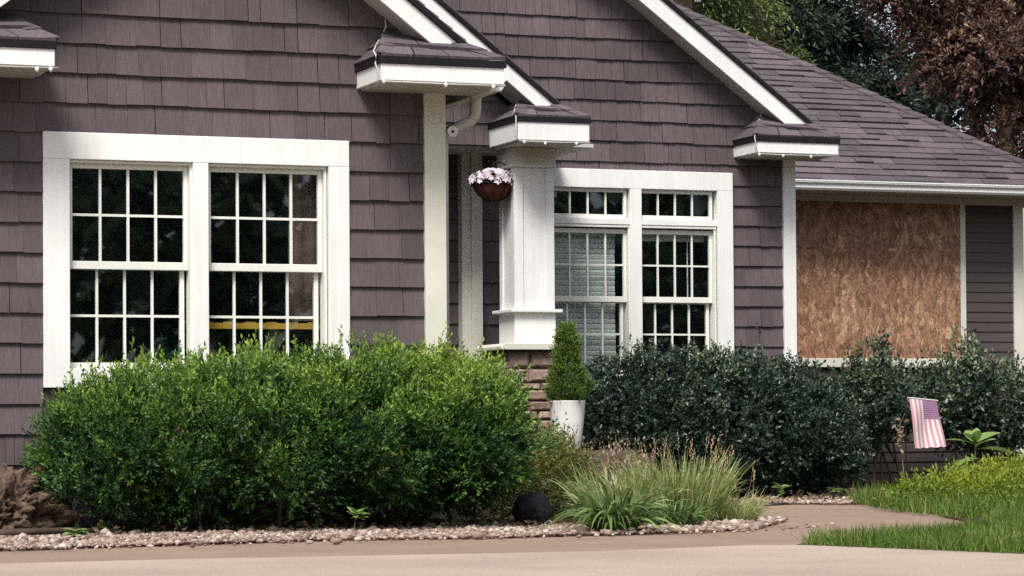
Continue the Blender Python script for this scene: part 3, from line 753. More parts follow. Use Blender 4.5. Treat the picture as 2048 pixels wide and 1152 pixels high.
# ------------------------------------------------------------------ strings of clip lights under the eave boxes
def light_string(pts, bulbs, label):
    t = thing('light_string', label, 'string lights', pts[0], 'strings of small lights clipped along the eaves')
    MB().tube(pts, .0055, 6).obj('wire', M['wire'], t, smooth=True)
    for p in bulbs:
        mb = MB().lathe((p[0], p[1]), [(.003, p[2] + .012), (.011, p[2] + .006), (.013, p[2] - .004), (.007, p[2] - .017), (.001, p[2] - .02)], 8); mb.obj('bulb', M['white'], t, smooth=True)
light_string([(5.50, -.03, 3.14), (5.502, -.03, 3.09), (5.42, -.12, 2.985), (5.33, -.3, 2.90), (5.285, -.49, 2.85), (5.275, -.5, 2.80), (5.30, -.515, 2.70), (5.32, -.518, 2.69), (5.75, -.52, 2.688), (6.11, -.52, 2.69)],
             [(5.325, -.515, 2.692), (5.72, -.522, 2.685), (6.03, -.522, 2.685)], 'thin light string looped up over the return left of the downspout')
light_string([(3.345, -.515, 2.69), (2.9, -.515, 2.686), (2.6, -.515, 2.69)], [(3.30, -.52, 2.684), (3.22, -.52, 2.68), (2.98, -.52, 2.684)],
             'short light string under the cut off return at the far left')
light_string([(8.33, 4.95, 3.36), (8.24, 4.8, 3.28), (8.15, 4.6, 3.20), (8.06, 4.42, 3.12), (8.035, 4.3, 3.10), (8.03, 4.285, 2.93), (8.06, 4.28, 2.895), (8.4, 4.28, 2.893), (8.67, 4.28, 2.897)],
             [(8.1, 4.28, 2.89), (8.28, 4.28, 2.885), (8.55, 4.28, 2.89)], 'thin light string on the return above the porch column')
light_string([(10.99, 5.88, 3.43), (10.985, 5.86, 3.40), (10.86, 5.68, 3.28), (10.72, 5.46, 3.17), (10.692, 5.41, 3.12), (10.70, 5.40, 3.05), (10.715, 5.405, 2.98), (10.9, 5.40, 2.975), (11.51, 5.40, 2.978)],
             [(10.73, 5.40, 2.975), (10.96, 5.40, 2.97), (11.23, 5.40, 2.97)], 'thick white light string hanging at the right hand gable return')

# ------------------------------------------------------------------ planter and potted evergreen
PX, PY, PZ = 8.38, 4.1, .425
structure(MB().floor([(8.0, 3.75), (8.8, 3.75), (8.8, 4.25), (8.0, 4.25)], -.04, .42).obj('porch_step', M['mortar']))
pl = thing('planter', 'tall white tapered planter standing by the stone pier', 'planter', (PX, PY, PZ))
MB().lathe((PX, PY), [(.001, PZ), (.095, PZ), (.102, PZ + .01), (.118, PZ + .12), (.133, PZ + .25), (.143, PZ + .385), (.145, PZ + .392), (.135, PZ + .392), (.128, PZ + .36)], 40).obj('vessel', M['planter'], pl, smooth=True)
MB().lathe((PX, PY), [(.128, PZ + .36), (.001, PZ + .362)], 24).obj('potting_soil', M['soil'], pl)
pe = thing('potted_evergreen', 'small conical bright green evergreen growing in the white planter', 'evergreen', (PX, PY, PZ + .36))
MB().tube([(PX, PY, PZ + .36), (PX, PY, PZ + .9)], [.018, .006], 6).obj('trunk', M['bark'], pe)
n = 1500; t = rng.random(n) ** 1.25; a = rng.random(n) * 2 * np.pi
rad = np.interp(t, [0, .1, .3, .5, .8, 1], [.10, .135, .13, .08, .06, .02]) * (.8 + .45 * rng.random(n)) * (.72 + .28 * rng.random(n)) * (1 + .2 * np.sin(a * 4 + t * 11))
P = np.stack([rad * np.cos(a), rad * np.sin(a), .0 + t * .60], 1)
D = np.stack([np.cos(a) * .6, np.sin(a) * .6, np.full(n, .9)], 1) + rng.normal(size=(n, 3)) * .25
pos, d, idx, tt = sprigs(P, D, np.full(n, .06), 8, .6)
leaves('foliage', pos, d, .022, .009, .40 + .45 * tt + .25 * t[idx] - .1 + rng.normal(size=len(tt)) * .12, M['cone_leaf'], None).parent = pe

# ------------------------------------------------------------------ hedge and shrubs
def bush(name, label, cat, L, n, k, sl, leaf, mat, up=.6, spread=.8, tint=None, ymax=None, stems=8, base=None, shoots=0, inner=.72, group=None, low=.02, per=16, rad=.05, thin=None):
    L = np.asarray(L, float); c = np.array([L[:, 0].mean(), L[:, 1].mean(), 0])
    t = thing(name, label, cat, tuple(c), group)
    P, Nn, dp, kk = clusters(n, L, inner, per, rad)
    kt = rng.normal(size=kk.max() + 1) * .11
    ok = (P[:, 2] > .03) & (rng.random(len(P)) < np.clip((P[:, 2] - .03) / low, .12, 1))
    if ymax is not None: ok &= P[:, 1] < ymax
    if thin: ok &= (P[:, 2] < thin) | (rng.random(kk.max() + 1) < .30)[kk]
    P, Nn, dp, kk = P[ok], Nn[ok], dp[ok], kk[ok]
    D = nrm(Nn + np.array([0, 0, up]) + rng.normal(size=P.shape) * .3)
    Ls = sl * (.6 + .8 * rng.random(len(P)))
    if shoots:
        top = np.where(Nn[:, 2] > .55)[0]; pick = rng.choice(top, min(shoots, len(top)), replace=False)
        Ls[pick] *= rng.uniform(1.2, 2.1, len(pick)); D[pick] = nrm(np.array([0, 0, 1]) + rng.normal(size=(len(pick), 3)) * .3)
    pos, d, idx, tt = sprigs(P, D, Ls, k, spread)
    tn = tint(P[idx], Nn[idx], tt) + rng.normal(size=len(tt)) * .08 + (rng.normal(size=len(P)) * .07 + kt[kk])[idx]
    lw = rng.uniform(.75, 1.25, len(tt))
    if ymax is not None:
        kp = pos[:, 1] < ymax + .01; pos, d, tn, lw = pos[kp], d[kp], tn[kp], lw[kp]
    leaves('foliage', pos - c, d, leaf[0] * lw, leaf[1] * lw, tn, mat, None).parent = t
    Sd = D * Ls[:, None]
    leaves('twig', P - c, Sd, Ls, .0035, np.full(len(P), .25), mat, None, 0, 0).parent = t
    [o_ for o_ in t.children if o_.name.startswith('twig')][0]['kind'] = 'stuff'
    bx, by = base if base else ((L[:, 0].min(), L[:, 0].max()), (L[:, 1].mean() - .1, L[:, 1].mean() + .1))
    for i in range(stems):
        x0 = random.uniform(*bx); y0 = random.uniform(*by); j = random.randrange(len(L))
        e = Vector(L[j, :3]) + Vector((random.uniform(-.5, .5) * L[j, 3], random.uniform(-.7, .3) * L[j, 4], random.uniform(-.1, .6) * L[j, 5]))
        mid = Vector((x0, y0, 0)).lerp(e, .5) + Vector((random.uniform(-.06, .06), random.uniform(-.06, .06), 0))
        MB().tube([(x0, y0, -.02), mid, e], [.012, .009, .003], 5).obj('stem', M['bark'], t)
    return t
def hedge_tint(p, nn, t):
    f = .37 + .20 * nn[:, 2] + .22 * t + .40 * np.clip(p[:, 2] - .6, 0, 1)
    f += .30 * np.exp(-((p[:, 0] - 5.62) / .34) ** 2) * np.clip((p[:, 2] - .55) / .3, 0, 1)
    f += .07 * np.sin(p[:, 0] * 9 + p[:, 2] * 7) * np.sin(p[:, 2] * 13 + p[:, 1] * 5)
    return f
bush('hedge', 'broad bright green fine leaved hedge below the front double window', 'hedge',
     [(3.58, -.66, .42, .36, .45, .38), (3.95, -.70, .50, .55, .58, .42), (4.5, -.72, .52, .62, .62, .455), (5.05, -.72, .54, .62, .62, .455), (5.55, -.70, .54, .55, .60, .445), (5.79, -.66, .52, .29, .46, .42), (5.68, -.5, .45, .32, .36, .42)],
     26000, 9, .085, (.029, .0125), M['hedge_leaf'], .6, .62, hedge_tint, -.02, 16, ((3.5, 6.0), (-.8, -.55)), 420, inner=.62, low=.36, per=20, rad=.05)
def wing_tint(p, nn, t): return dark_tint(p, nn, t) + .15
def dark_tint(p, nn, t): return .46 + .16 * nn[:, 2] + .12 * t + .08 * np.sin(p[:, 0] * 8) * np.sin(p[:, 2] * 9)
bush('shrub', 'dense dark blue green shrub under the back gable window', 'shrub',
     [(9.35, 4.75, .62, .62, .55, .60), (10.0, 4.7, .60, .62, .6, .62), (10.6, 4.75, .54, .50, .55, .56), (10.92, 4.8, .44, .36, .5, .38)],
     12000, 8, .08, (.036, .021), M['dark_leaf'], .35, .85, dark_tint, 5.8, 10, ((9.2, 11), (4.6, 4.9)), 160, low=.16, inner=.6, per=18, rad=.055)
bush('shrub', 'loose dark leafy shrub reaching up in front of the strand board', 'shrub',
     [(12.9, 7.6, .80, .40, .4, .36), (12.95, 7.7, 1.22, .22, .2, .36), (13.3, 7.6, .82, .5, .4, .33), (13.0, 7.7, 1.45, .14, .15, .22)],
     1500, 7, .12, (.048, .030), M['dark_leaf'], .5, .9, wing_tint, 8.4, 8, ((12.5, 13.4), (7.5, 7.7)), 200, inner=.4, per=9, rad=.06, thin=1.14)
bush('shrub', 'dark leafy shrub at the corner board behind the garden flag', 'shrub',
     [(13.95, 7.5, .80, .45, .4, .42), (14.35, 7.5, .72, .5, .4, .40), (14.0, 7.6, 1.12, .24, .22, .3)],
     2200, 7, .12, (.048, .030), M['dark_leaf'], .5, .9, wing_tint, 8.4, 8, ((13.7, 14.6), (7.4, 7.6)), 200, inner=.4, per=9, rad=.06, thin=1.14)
bush('low_shrub', 'low olive yellow sprawling shrub between the hedge and planter', 'shrub',
     [(6.62, .2, .24, .24, .3, .24), (6.8, .5, .26, .2, .3, .22), (6.5, .1, .2, .25, .25, .18)],
     2200, 8, .09, (.026, .010), M['olive_leaf'], .3, .8, lambda p, nn, t: .40 + .25 * nn[:, 2] + .25 * t, None, 5, ((6.6, 7.0), (.1, .5)), 30)
bush('dried_plant', 'clump of dried beige flower stalks below the white planter', 'plant',
     [(7.3, .9, .24, .16, .2, .12), (7.55, 1.1, .25, .14, .2, .11)],
     170, 6, .09, (.024, .014), M['dry_leaf'], .7, .8, lambda p, nn, t: .4 + .3 * t + 0 * p[:, 0], None, 8, ((7.4, 7.9), (1.0, 1.3)), 60)

# ------------------------------------------------------------------ grasses
def blades(name, P, D, L, W, droop, tint, mat, parent=None, off=(0, 0, 0), seg=4):
    n = len(P); D = nrm(D); S = nrm(np.cross(D, [0, 0, 1.0]) + rng.normal(size=(n, 3)) * .3)
    V = np.empty((n, seg * 2 + 1, 3)); L = np.asarray(L)[:, None]; W = np.asarray(W)[:, None]; dr = np.asarray(droop)[:, None]
    H = D * [1, 1, 0]
    for s in range(seg):
        t = s / seg
        c = P + D * L * t + H * L * dr * t * t * .6 - np.array([0, 0, 1]) * L * dr * t ** 2.2
        w = W * (1 - t ** 2.2) * .5
        V[:, 2 * s] = c - S * w; V[:, 2 * s + 1] = c + S * w
    V[:, -1] = P + D * L + H * L * dr * .6 - np.array([0, 0, 1]) * L * dr
    i = np.arange(n)[:, None] * (seg * 2 + 1); T = []
    for s in range(seg - 1):
        a = 2 * s; T += [i + [[a, a + 1, a + 3]], i + [[a, a + 3, a + 2]]]
    T.append(i + [[2 * seg - 2, 2 * seg - 1, 2 * seg]])
    V[:, :, 2] = np.maximum(V[:, :, 2], .002)
    T = np.concatenate(T, 1).reshape(-1, 3)
    V = V - np.asarray(off, float)
    o = link(name, npmesh(name, V, T, np.repeat(np.clip(tint, 0, 1), seg * 2 + 1), mat))
    if parent: o.parent = parent
    return o
def tuft(label, c, r, n, L, W, lean, droop, t0, seeds=0, seedh=.5, name='ornamental_grass'):
    c = np.array([c[0], c[1], 0.0]); t = thing(name, label, 'grass clump', tuple(c))
    a = rng.random(n) * 2 * np.pi; q = np.sqrt(rng.random(n)) * r
    P = c + np.stack([q * np.cos(a), q * np.sin(a), np.zeros(n)], 1)
    a2 = a + rng.normal(size=n) * .4; ln = lean * (.25 + rng.random(n))
    D = np.stack([np.cos(a2) * ln, np.sin(a2) * ln, np.ones(n)], 1)
    Ls = L * (.4 + .65 * rng.random(n))
    blades('foliage', P, D, Ls, W * (.7 + .6 * rng.random(n)), droop * (.5 + rng.random(n)), t0 + rng.normal(size=n) * .18, M['blade'], t, c, 6)
    if seeds:
        a = rng.random(seeds) * 2 * np.pi; q = np.sqrt(rng.random(seeds)) * r
        P = c + np.stack([q * np.cos(a), q * np.sin(a), np.zeros(seeds)], 1)
        D = np.stack([np.cos(a) * .22, np.sin(a) * .22, np.ones(seeds)], 1) + rng.normal(size=(seeds, 3)) * [.12, .12, 0]
        Ls = seedh * (.75 + .35 * rng.random(seeds))
        blades('stalks', P, D, Ls, np.full(seeds, .003), np.full(seeds, .05), .5 + .3 * rng.random(seeds), M['seed'], t, c, 3)
        top = P + nrm(D) * Ls[:, None] * .8
        pos, d, idx, tt = sprigs(top, D, Ls * .22, 9, .35, .1)
        leaves('seed_heads', pos - c, d, .022, .006, .2 + .8 * rng.random(len(tt)), M['seed'], None).parent = t
    return t
tuft('dark arching strap leaved grass clump beside the black boulder', (6.20, -1.95), .12, 420, .49, .023, .58, .62, .40)
tuft('pale green fine grass clump behind the strap leaved clump', (6.78, -.8), .26, 900, .56, .012, .42, .42, .78, 10, .50)
tuft('tallest grass clump with reddish tan seed heads in the bed', (7.14, -.75), .25, 1200, .60, .013, .36, .34, .76, 48, .52)
tuft('small dark green grass clump in front of the tall seeding clump', (6.84, -1.35), .13, 380, .34, .014, .55, .55, .36)
tuft('wispy light green grass clump at the end of the gravel bed', (7.45, -.8), .17, 800, .34, .006, .6, .5, .84, 6, .34)
tuft('slender tan tipped grass clump on the left of the seeding clump', (7.1, .2), .16, 420, .50, .007, .4, .35, .76, 8, .50)

# lawn
def in_poly(x, y, poly):
    c = np.zeros(len(x), bool); j = len(poly) - 1
    for i in range(len(poly)):
        xi, yi = poly[i]; xj, yj = poly[j]
        c ^= ((yi > y) != (yj > y)) & (x < (xj - xi) * (y - yi) / (yj - yi + 1e-12) + xi); j = i
    return c
def scatter(poly, n):
    p = np.array(poly); lo, hi = p.min(0), p.max(0); out = np.zeros((0, 2))
    while len(out) < n:
        q = lo + rng.random((n * 2, 2)) * (hi - lo); out = np.concatenate([out, q[in_poly(q[:, 0], q[:, 1], poly)]])
    return out[:n]
lawn_poly = [(6.27, -4.12), (6.42, -4.7), (6.62, -5.4), (7.2, -7.4), (9.5, -7.4), (10.6, -.6), (9.0, -1.3), (8.3, -2.4), (7.79, -2.93), (7.27, -3.31), (6.66, -3.62)]
q = scatter(lawn_poly, 70000); n = len(q)
P = np.concatenate([q, np.zeros((n, 1))], 1)
pn = np.sin(q[:, 0] * 5 + 1) * np.sin(q[:, 1] * 4.3) + .6 * np.sin(q[:, 0] * 13 + q[:, 1] * 11)
o = blades('grass', P, np.array([0, 0, 1]) + rng.normal(size=(n, 3)) * [.32, .32, .05], .068 * (.5 + rng.random(n)) * (1 + .18 * pn), np.full(n, .0055), .25 * rng.random(n),
           .60 + .14 * pn + rng.normal(size=n) * .2, M['lawn'], None, seg=3)
stuff(o, 'short green lawn grass at the driveway edge', 'lawn')
back_poly = [(10.0, 2.2), (9.55, 1.1), (9.22, -.1), (8.95, -1.1), (10.2, -.5), (12, .6), (12.4, 4.6), (11.2, 4.2), (10.4, 3.2)]
q = scatter(back_poly, 15000); n = len(q); P = np.concatenate([q, np.zeros((n, 1))], 1)
o = blades('grass', P, np.array([0, 0, 1]) + rng.normal(size=(n, 3)) * [.35, .35, .05], .15 * (.4 + rng.random(n)), np.full(n, .006), .4 * rng.random(n),
           .62 + rng.normal(size=n) * .2, M['lawn'], None, seg=3)
stuff(o, 'longer pale grass growing in front of the side wing', 'grass')
# leafy ground cover
L = [(10.0, .9, .03, .4, .5, .14), (10.45, 1.1, .05, .45, .6, .19), (11.1, 1.4, .07, .5, .7, .22), (10.3, .3, .02, .4, .4, .14), (10.9, .3, .05, .45, .5, .17), (11.8, 2.0, .1, .5, .7, .22)]
P, Nn, dp = lobes(6500, L, .7); ok = P[:, 2] > .02; P, Nn = P[ok], Nn[ok]
pos, d, idx, tt = sprigs(P, Nn + [0, 0, .7] + rng.normal(size=P.shape) * .3, .10 * (.5 + rng.random(len(P))), 6, .85)
o = leaves('ground_cover', pos, d,   .032 * rng.uniform(.7, 1.3, len(tt)), .015, .42 + .25 * tt + .15 * Nn[idx, 2] + .25 * np.sin(P[idx, 0] * 6) * np.sin(P[idx, 1] * 5) + rng.normal(size=len(tt)) * .12, M['lime'])
stuff(o, 'lime green leafy ground cover beside the lawn', 'ground cover')

# small weeds with countable leaves
def leaf_blade(L, W, fold=.2, curl=.25, n=6):
    mb = MB()
    for i in range(n + 1):
        t = i / n; w = W * .5 * math.sin(math.pi * min(1, t * .96 + .04)) ** .8; zc = -curl * L * t * t
        mb.v += [(L * t, -w, zc + fold * w), (L * t, 0, zc), (L * t, w, zc + fold * w)]
    for i in range(n):
        a = 3 * i; mb.f += [(a, a + 3, a + 4, a + 1), (a + 1, a + 4, a + 5, a + 2)]
    return mb
def leafy(name, label, cat, loc, h, specs, mat, stem_r=.006):
    t = thing(name, label, cat, loc)
    x, y, z0 = loc
    MB().tube([(x, y, z0 - .02), (x + .01, y, z0 + h)], [stem_r, stem_r * .5], 6).obj('stem', M['broad'], t)
    cache = {}
    for (ang, hh, L_, W_, tilt) in specs:
        key = (L_, W_)
        if key not in cache:
            me = leaf_blade(L_, W_).mesh('leaf', mat, True)
            a = me.attributes.new('tint', 'FLOAT', 'POINT'); a.data.foreach_set('value', rng.uniform(.3, .9, len(me.vertices)).astype(np.float32) * .5 + .3)
            cache[key] = me
        link('leaf', cache[key], t, loc=(x + .01, y, z0 + hh), rot=(random.uniform(-.3, .3), -tilt, ang))
    return t
R_ = random.uniform
leafy('broad_leaf_plant', 'large leaved pale green plant standing right of the garden flag', 'plant', (11.78, 3.6, 0), .50,
      [(-.05, .40, .32, .12, .15), (.2, .46, .30, .12, .5), (2.9, .44, .26, .11, .4), (3.3, .34, .32, .12, -.2), (-1.4, .42, .24, .11, .5), (1.5, .46, .22, .10, .7), (-2.3, .32, .28, .11, .2),
       (-.7, .30, .26, .11, .1), (3.9, .28, .28, .11, .0), (-1.9, .46, .18, .08, .8), (.9, .48, .16, .07, .9), (-2.8, .46, .18, .08, .7), (2.2, .3, .24, .10, .2)], M['broad'], .009)
leafy('weed', 'small bright green weed at the middle of the gravel edge', 'weed', (4.87, -1.3, 0), .12,
      [(R_(0, 6.28), R_(.04, .12), .085, .036, R_(.1, .8)) for i in range(13)], M['broad'], .004)
leafy('weed', 'little yellow green weed in the gravel near the brown rock', 'weed', (3.53, -.75, 0), .06,
      [(R_(0, 6.28), R_(.02, .07), .055, .02, R_(.2, .9)) for i in range(9)], M['broad'], .003)
leafy('weed', 'flat pale green weed on the front of the gravel at far left', 'weed', (3.16, -1.75, .01), .03,
      [(R_(0, 6.28), R_(.01, .05), .07, .035, R_(0, .5)) for i in range(22)], M['broad'], .003)
leafy('weed', 'leafy green weed at the foot of the dark shrub by the path', 'weed', (10.15, 3.9, 0), .12,
      [(R_(0, 6.28), R_(.03, .13), .08, .04, R_(.1, .8)) for i in range(16)], M['broad'], .004)
leafy('weed', 'low spreading weed between the path end and wing wall', 'weed', (10.75, 4.1, 0), .08,
      [(R_(0, 6.28), R_(.03, .09), .08, .04, R_(.1, .7)) for i in range(16)], M['broad'], .004)

# ------------------------------------------------------------------ stones
def rock(c, r, seed, mat, amp=.28, freq=1.8, sub=4, fine=.0):
    import bmesh
    bm = bmesh.new(); bmesh.ops.create_icosphere(bm, subdivisions=sub, radius=1)
    for v in bm.verts:
        p = v.co.copy(); nn = noise.multi_fractal(p * freq + Vector((seed, 0, 0)), .9, 2.1, 5) if False else noise.fractal(p * freq + Vector((seed, seed * .3, 0)), .8, 2.1, 5)
        rd = abs(noise.fractal(p * freq * 3 + Vector((0, seed, 4)), .7, 2.0, 4))
        k = 1 + amp * nn - fine * rd
        v.co = Vector((p.x * r[0] * k, p.y * r[1] * k, p.z * r[2] * k)) + Vector(c)
    me = bpy.data.meshes.new('rock'); bm.to_mesh(me); bm.free(); me.materials.append(mat)
    me.polygons.foreach_set('use_smooth', [True] * len(me.polygons)); return me
tag(link('brown_rock', rock((2.97, -.6, .10), (.37, .28, .28), 3.1, M['rock'], .36, 2.4, 6, .30)), 'large craggy reddish brown rock at the left end of the hedge', 'rock')
tag(link('boulder', rock((6.18, -.75, .085), (.125, .12, .125), 8.4, M['boulder'], .22, 1.1, 4)), 'rounded black boulder at the right end of the hedge', 'boulder')
tag(link('fallen_branch', MB().tube([(2.6, -.95, .02), (2.95, -1.0, .03), (3.3, -.95, .035), (3.45, -.93, .03)], [.02, .022, .018, .012], 7).mesh('fallen_branch', M['bark'], True)), 'dark weathered stick lying between rock and gravel', 'branch')

grav_poly = [(-1, -2.5), (2.6, -2.58), (3.42, -2.38), (4.0, -2.25), (4.58, -2.14), (5.0, -2.25), (5.35, -2.37), (5.8, -2.2), (6.14, -2.25), (6.95, -2.03), (7.5, -1.3), (7.95, -.5), (7.7, -.35), (7.2, -.6), (6.3, -.7), (5.6, -.55), (5.0, -.7), (4.2, -.6), (3.6, -.6), (3.0, -.75), (-1, -.8)]
tip_poly = [(7.1, -1.9), (7.5, -1.3), (8.05, -.45), (7.6, -.2), (7.2, -.9)]
far_poly = [(9.2, 3.0), (9.72, 3.3), (10.08, 2.7), (10.5, 3.0), (11, 4.3), (10, 4.4), (9.4, 4.0)]
q = np.concatenate([scatter(grav_poly, 22000), scatter(tip_poly, 1500), scatter(far_poly, 2600)]); q = np.concatenate([q, scatter([(2.3, -2.9), (4.5, -2.6), (6.9, -2.5), (8.0, -1.4), (7.4, -1.6), (6.9, -2.0), (4.6, -2.15), (2.3, -2.6)], 260)]); q = q[(q[:, 0] > 2.3)]
n = len(q)
ico = np.array([(0, 0, 1), (.894, 0, .447), (.276, .851, .447), (-.724, .526, .447), (-.724, -.526, .447), (.276, -.851, .447), (.724, .526, -.447), (-.276, .851, -.447), (-.894, 0, -.447), (-.276, -.851, -.447), (.724, -.526, -.447), (0, 0, -1)])
icf = np.array([(0, 1, 2), (0, 2, 3), (0, 3, 4), (0, 4, 5), (0, 5, 1), (1, 6, 2), (2, 7, 3), (3, 8, 4), (4, 9, 5), (5, 10, 1), (2, 6, 7), (3, 7, 8), (4, 8, 9), (5, 9, 10), (1, 10, 6), (11, 7, 6), (11, 8, 7), (11, 9, 8), (11, 10, 9), (11, 6, 10)])
sz = rng.lognormal(math.log(.0095), .40, n); sc = np.stack([sz * rng.uniform(.8, 1.6, n), sz * rng.uniform(.7, 1.2, n), sz * rng.uniform(.45, .85, n)], 1)
th = rng.random(n) * 2 * np.pi
V = ico[None] * (1 + rng.normal(size=(n, 12, 1)) * .16) * sc[:, None]
x = V[..., 0] * np.cos(th)[:, None] - V[..., 1] * np.sin(th)[:, None]; y = V[..., 0] * np.sin(th)[:, None] + V[..., 1] * np.cos(th)[:, None]
V = np.stack([x + q[:, :1], y + q[:, 1:], V[..., 2] + (sc[:, 2] * .35 + rng.random(n) * .006)[:, None]], 2)
T = (icf[None] + (np.arange(n) * 12)[:, None, None]).reshape(-1, 3)
M['pebble'] = leafmat('pebble', [(0, (.10, .065, .05)), (.4, (.25, .175, .14)), (.8, (.36, .28, .235)), (1, (.52, .46, .41))], 0, .85, .3)
stuff(link('gravel', npmesh('gravel', V, T, np.repeat(rng.random(n), 12), M['pebble'])), 'pale rounded river gravel edging the path', 'gravel')
# dead leaf litter over the beds
q = scatter([(2.6, -1.0), (6.4, -1.2), (8, 0), (9.2, 2.8), (11, 3.6), (12.5, 7.5), (8, 4), (6, -.1), (2.6, -.1)], 2600); n = len(q)
stuff(leaves('leaf_litter', np.concatenate([q, .012 + .02 * rng.random((n, 1))], 1), rng.normal(size=(n, 3)) * [1, 1, .25], .05, .028, rng.random(n) * .8, M['dry_leaf']), 'dry brown leaf litter over the planting bed', 'leaf litter')

# ------------------------------------------------------------------ garden flag
gf = thing('garden_flag', 'faded vertical stars and stripes garden flag in front of the side wing', 'flag', (12.62, 6.0, 0))
TL, TR, BL, BR = Vector((12.511, 6.0, .854)), Vector((12.806, 6.02, .825)), Vector((12.547, 5.97, .398)), Vector((12.889, 6.0, .413))
mb = MB(); NU, NV = 26, 15; mi = []
def fp(u, v):
    p = TL.lerp(TR, u).lerp(BL.lerp(BR, u), v); w = .016 * math.sin(u * 8 + v * 1.5) * (.3 + v) + .01 * math.sin(v * 5 + u * 3)
    return p + Vector((0, -w, .004 * math.sin(u * 26) * (v > .97)))
for j in range(NV + 1):
    for i in range(NU + 1): mb.v.append(tuple(fp(i / NU, j / NV)))
for j in range(NV):
    for i in range(NU):
        mb.f.append((j * 27 + i, (j + 1) * 27 + i, (j + 1) * 27 + i + 1, j * 27 + i + 1))
        mi.append(2 if (i >= 12 and j < 6) else (1 if (i // 2) % 2 == 0 else 0))
me = mb.mesh('cloth', [M['fade_white'], M['fade_red'], M['fade_blue']], True); me.polygons.foreach_set('material_index', mi)
cloth = link('cloth', me, gf)
st = MB()
for a in range(9):
    for b_ in range(6 if a % 2 == 0 else 5):
        u = 12 / 26 + (14 / 26) * ((b_ + (.5 if a % 2 == 0 else 1)) / 6); v = .4 * (a + .6) / 9.4
        c0 = fp(u, v) + Vector((0, -.0025, 0)); k = 10
        vs = [c0 + Vector((r_ * math.sin(math.pi * q_ / 5), 0, r_ * math.cos(math.pi * q_ / 5))) for q_ in range(10) for r_ in [(.0085 if q_ % 2 == 0 else .0036)]]
        st.add(vs, [tuple(range(9, -1, -1))])
st.obj('stars', M['star'], cloth)
MB().tube([(12.475, 6.0, -.05), (12.475, 6.0, .885), (12.49, 6.0, .90), (12.83, 6.01, .875)], .006, 6).obj('stand', M['metal'], gf)
MB().tube([(12.50, 6.005, .862), (12.82, 6.02, .833)], .007, 6).obj('sleeve_rod', M['fade_white'], gf)
# bent dry stalks beside the flag
ds = thing('dried_stalk', 'bent tan dried stalk just left of the garden flag', 'plant', (12.25, 6.1, 0))
MB().tube([(12.52, 6.1, 0), (12.48, 6.08, .3), (12.44, 6.05, .62), (12.47, 6.0, .72)], [.004, .004, .004, .003], 5).obj('stem', M['palebark'], ds)
P = np.array([12.44, 6.05, .56]) + rng.normal(size=(34, 3)) * [.03, .03, .09]
leaves('foliage', P - [12.25, 6.1, 0], rng.normal(size=(34, 3)) + [-.4, 0, -.5], .06, .028, .3 + .7 * rng.random(34), M['dry_leaf'], None).parent = ds

# ------------------------------------------------------------------ trees
def conifer(label, base, h, rmax, nb, nsp, leaf, mat, droop, sl, k=10, z0=.12, tshift=0.):
    t = thing('conifer', label, 'tree', base, 'trees behind the house')
    bx, by, bz = base
    MB().tube([(bx, by, 0), (bx, by, h * .5), (bx, by, h)], [h * .022, h * .014, .02], 8).obj('trunk', M['bark'], t)
    f = np.sort(rng.random(nb)); zz = h * (z0 + (1 - z0) * f); rr = rmax * (1 - f) ** .75 * rng.uniform(.65, 1.12, nb) + .1; aa = rng.random(nb) * 2 * np.pi
    bi = rng.choice(nb, nb * nsp, p=(rr / rr.sum())); s = rng.random(len(bi)) ** .55
    side = rng.normal(size=len(bi)) * .16 * rr[bi] * (1.1 - .6 * s)
    ca, sa = np.cos(aa[bi]), np.sin(aa[bi])
    P = np.stack([rr[bi] * s * ca - side * sa, rr[bi] * s * sa + side * ca, zz[bi] - .28 * rr[bi] * s ** 1.8 + rng.normal(size=len(bi)) * .10], 1)
    D = np.stack([ca, sa, np.full(len(bi), -droop)], 1) + rng.normal(size=P.shape) * .4
    Ls = sl * (.5 + rng.random(len(bi)))
    pos, d, idx, tt = sprigs(P, D, Ls, k, .55, .35)
    br = rng.normal(size=nb) * .14
    tn = .34 + .30 * tt + br[bi][idx] + .15 * s[idx] + rng.normal(size=len(tt)) * .12 + tshift
    leaves('crown', pos, d, leaf[0] * rng.uniform(.7, 1.3, len(tt)), leaf[1], tn, mat, None).parent = t
    for i in range(0, nb, 3):
        MB().tube([(bx, by, zz[i]), (bx + rr[i] * math.cos(aa[i]) * .9, by + rr[i] * math.sin(aa[i]) * .9, zz[i] - .25 * rr[i])], [.035, .008], 5).obj('limb', M['bark'], t)
    return t
def broadleaf(label, base, L, n, k, sl, leaf, mat, bark, tint, th, group='trees behind the house', name='maple_tree', limbs=9, tr=.16):
    t = thing(name, label, 'tree', base, group)
    bx, by, bz = base; L = np.asarray(L, float)
    MB().tube([(bx, by, 0), (bx + .05, by, th * .6), (bx + .02, by, th)], [tr, tr * .85, tr * .5], 9).obj('trunk', M[bark], t)
    for i in range(limbs):
        j = i % len(L); e = Vector(L[j, :3]) + Vector(rng.normal(size=3)) * .25; s0 = Vector((bx + .03, by, th * random.uniform(.55, 1)))
        mid = s0.lerp(e, .5) + Vector((0, 0, .25))
        MB().tube([s0, mid, e], [.05, .032, .010], 6).obj('limb', M['bark'], t)
    P, Nn, dp, kk = clusters(n, L, .45, 18, .16 if leaf[0] < .15 else .4); n = len(P); kt = rng.normal(size=kk.max() + 1) * .14
    D = Nn + rng.normal(size=P.shape) * .45 + [0, 0, -.1]
    pos, d, idx, tt = sprigs(P, D, sl * (.5 + rng.random(n)), k, .9, .3)
    tn = tint(P[idx], Nn[idx], tt) + (rng.normal(size=n) * .08 + kt[kk])[idx] + rng.normal(size=len(tt)) * .08
    leaves('crown', pos - np.array(base), d, leaf[0] * rng.uniform(.7, 1.3, len(tt)), leaf[1], tn, mat, None).parent = t
    return t
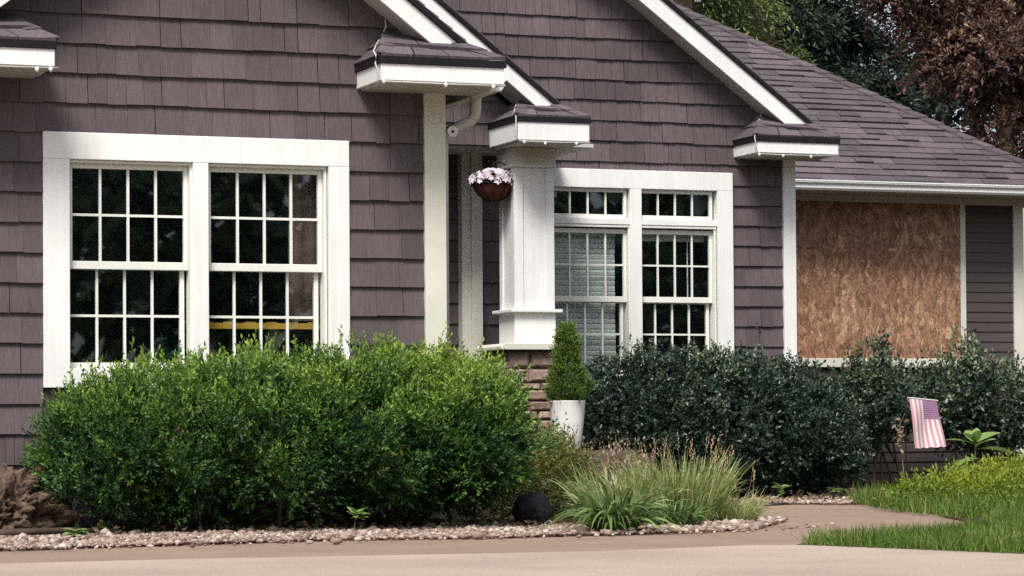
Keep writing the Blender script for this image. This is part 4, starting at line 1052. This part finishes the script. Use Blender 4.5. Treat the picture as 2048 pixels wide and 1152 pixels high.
conifer('yellow green drooping conifer just behind the peak of the wing roof', (15.6, 17.6, 0), 11.5, 2.7, 170, 75, (.075, .024), M['fir'], .9, .34)
conifer('dark green conifer between the yellow green conifer and red maple', (18.2, 20.5, 0), 13, 3.0, 100, 90, (.11, .035), M['darkfir'], .5, .34)
conifer('blackish conifer low behind the wing roof and left of the maple', (20.3, 24.0, 0), 11, 3.2, 100, 80, (.12, .045), M['darkfir'], .45, .36, tshift=.05)
broadleaf('red brown maple with a pale trunk beyond the right end of the wing roof', (18.95, 15.0, 0),
          [(19.3, 14.9, 4.3, .8, .8, .5), (18.7, 15.0, 5.4, .9, .9, .45), (19.4, 15.2, 5.7, 1.1, 1.0, .6), (18.2, 15.2, 6.3, .9, .9, .45), (19.5, 15.4, 6.8, 1.5, 1.2, .7), (20.2, 15.2, 5.0, .9, .9, .9), (17.6, 15.4, 6.9, .9, .8, .4)],
          9500, 9, .20, (.085, .036), M['maple'], 'palebark', lambda p, nn, t: .42 + .22 * nn[:, 2] + .12 * t, 4.9)
broadleaf('tall dark leafy tree far behind the conifers', (24, 33, 0),
          [(22.3, 33, 4.2, 1.8, 2, 1.5), (25, 33, 4.0, 2.0, 2, 1.6), (23.5, 33, 7.6, 2.6, 2, 1.3), (20.5, 32, 7, 2, 2, 2), (26.5, 33, 7, 2.4, 2, 1.6), (19.3, 31, 4, 1.8, 2, 2.2)],
          5200, 8, .4, (.2, .12), M['darkfir'], 'bark', lambda p, nn, t: .5 + .25 * nn[:, 2] + .1 * t, 5.0, name='broadleaf_tree', tr=.3)
# wood across the street, seen mirrored in the panes
n = 15000
q = np.stack([rng.uniform(-25, 75, n), rng.uniform(-62, -46, n)], 1)
hh = 11 + 3 * np.sin(q[:, 0] * .35) + 2 * np.sin(q[:, 0] * .9 + 1)
P = np.concatenate([q, (rng.random(n) ** .8 * hh)[:, None]], 1)
stuff(leaves('woods', P, rng.normal(size=(n, 3)), 1.1, .8, .4 + .3 * rng.random(n), M['wood_far']), 'dark wood across the street facing the house', 'woods')
print('siding pieces', n_shingle, 'roof singles', singles)
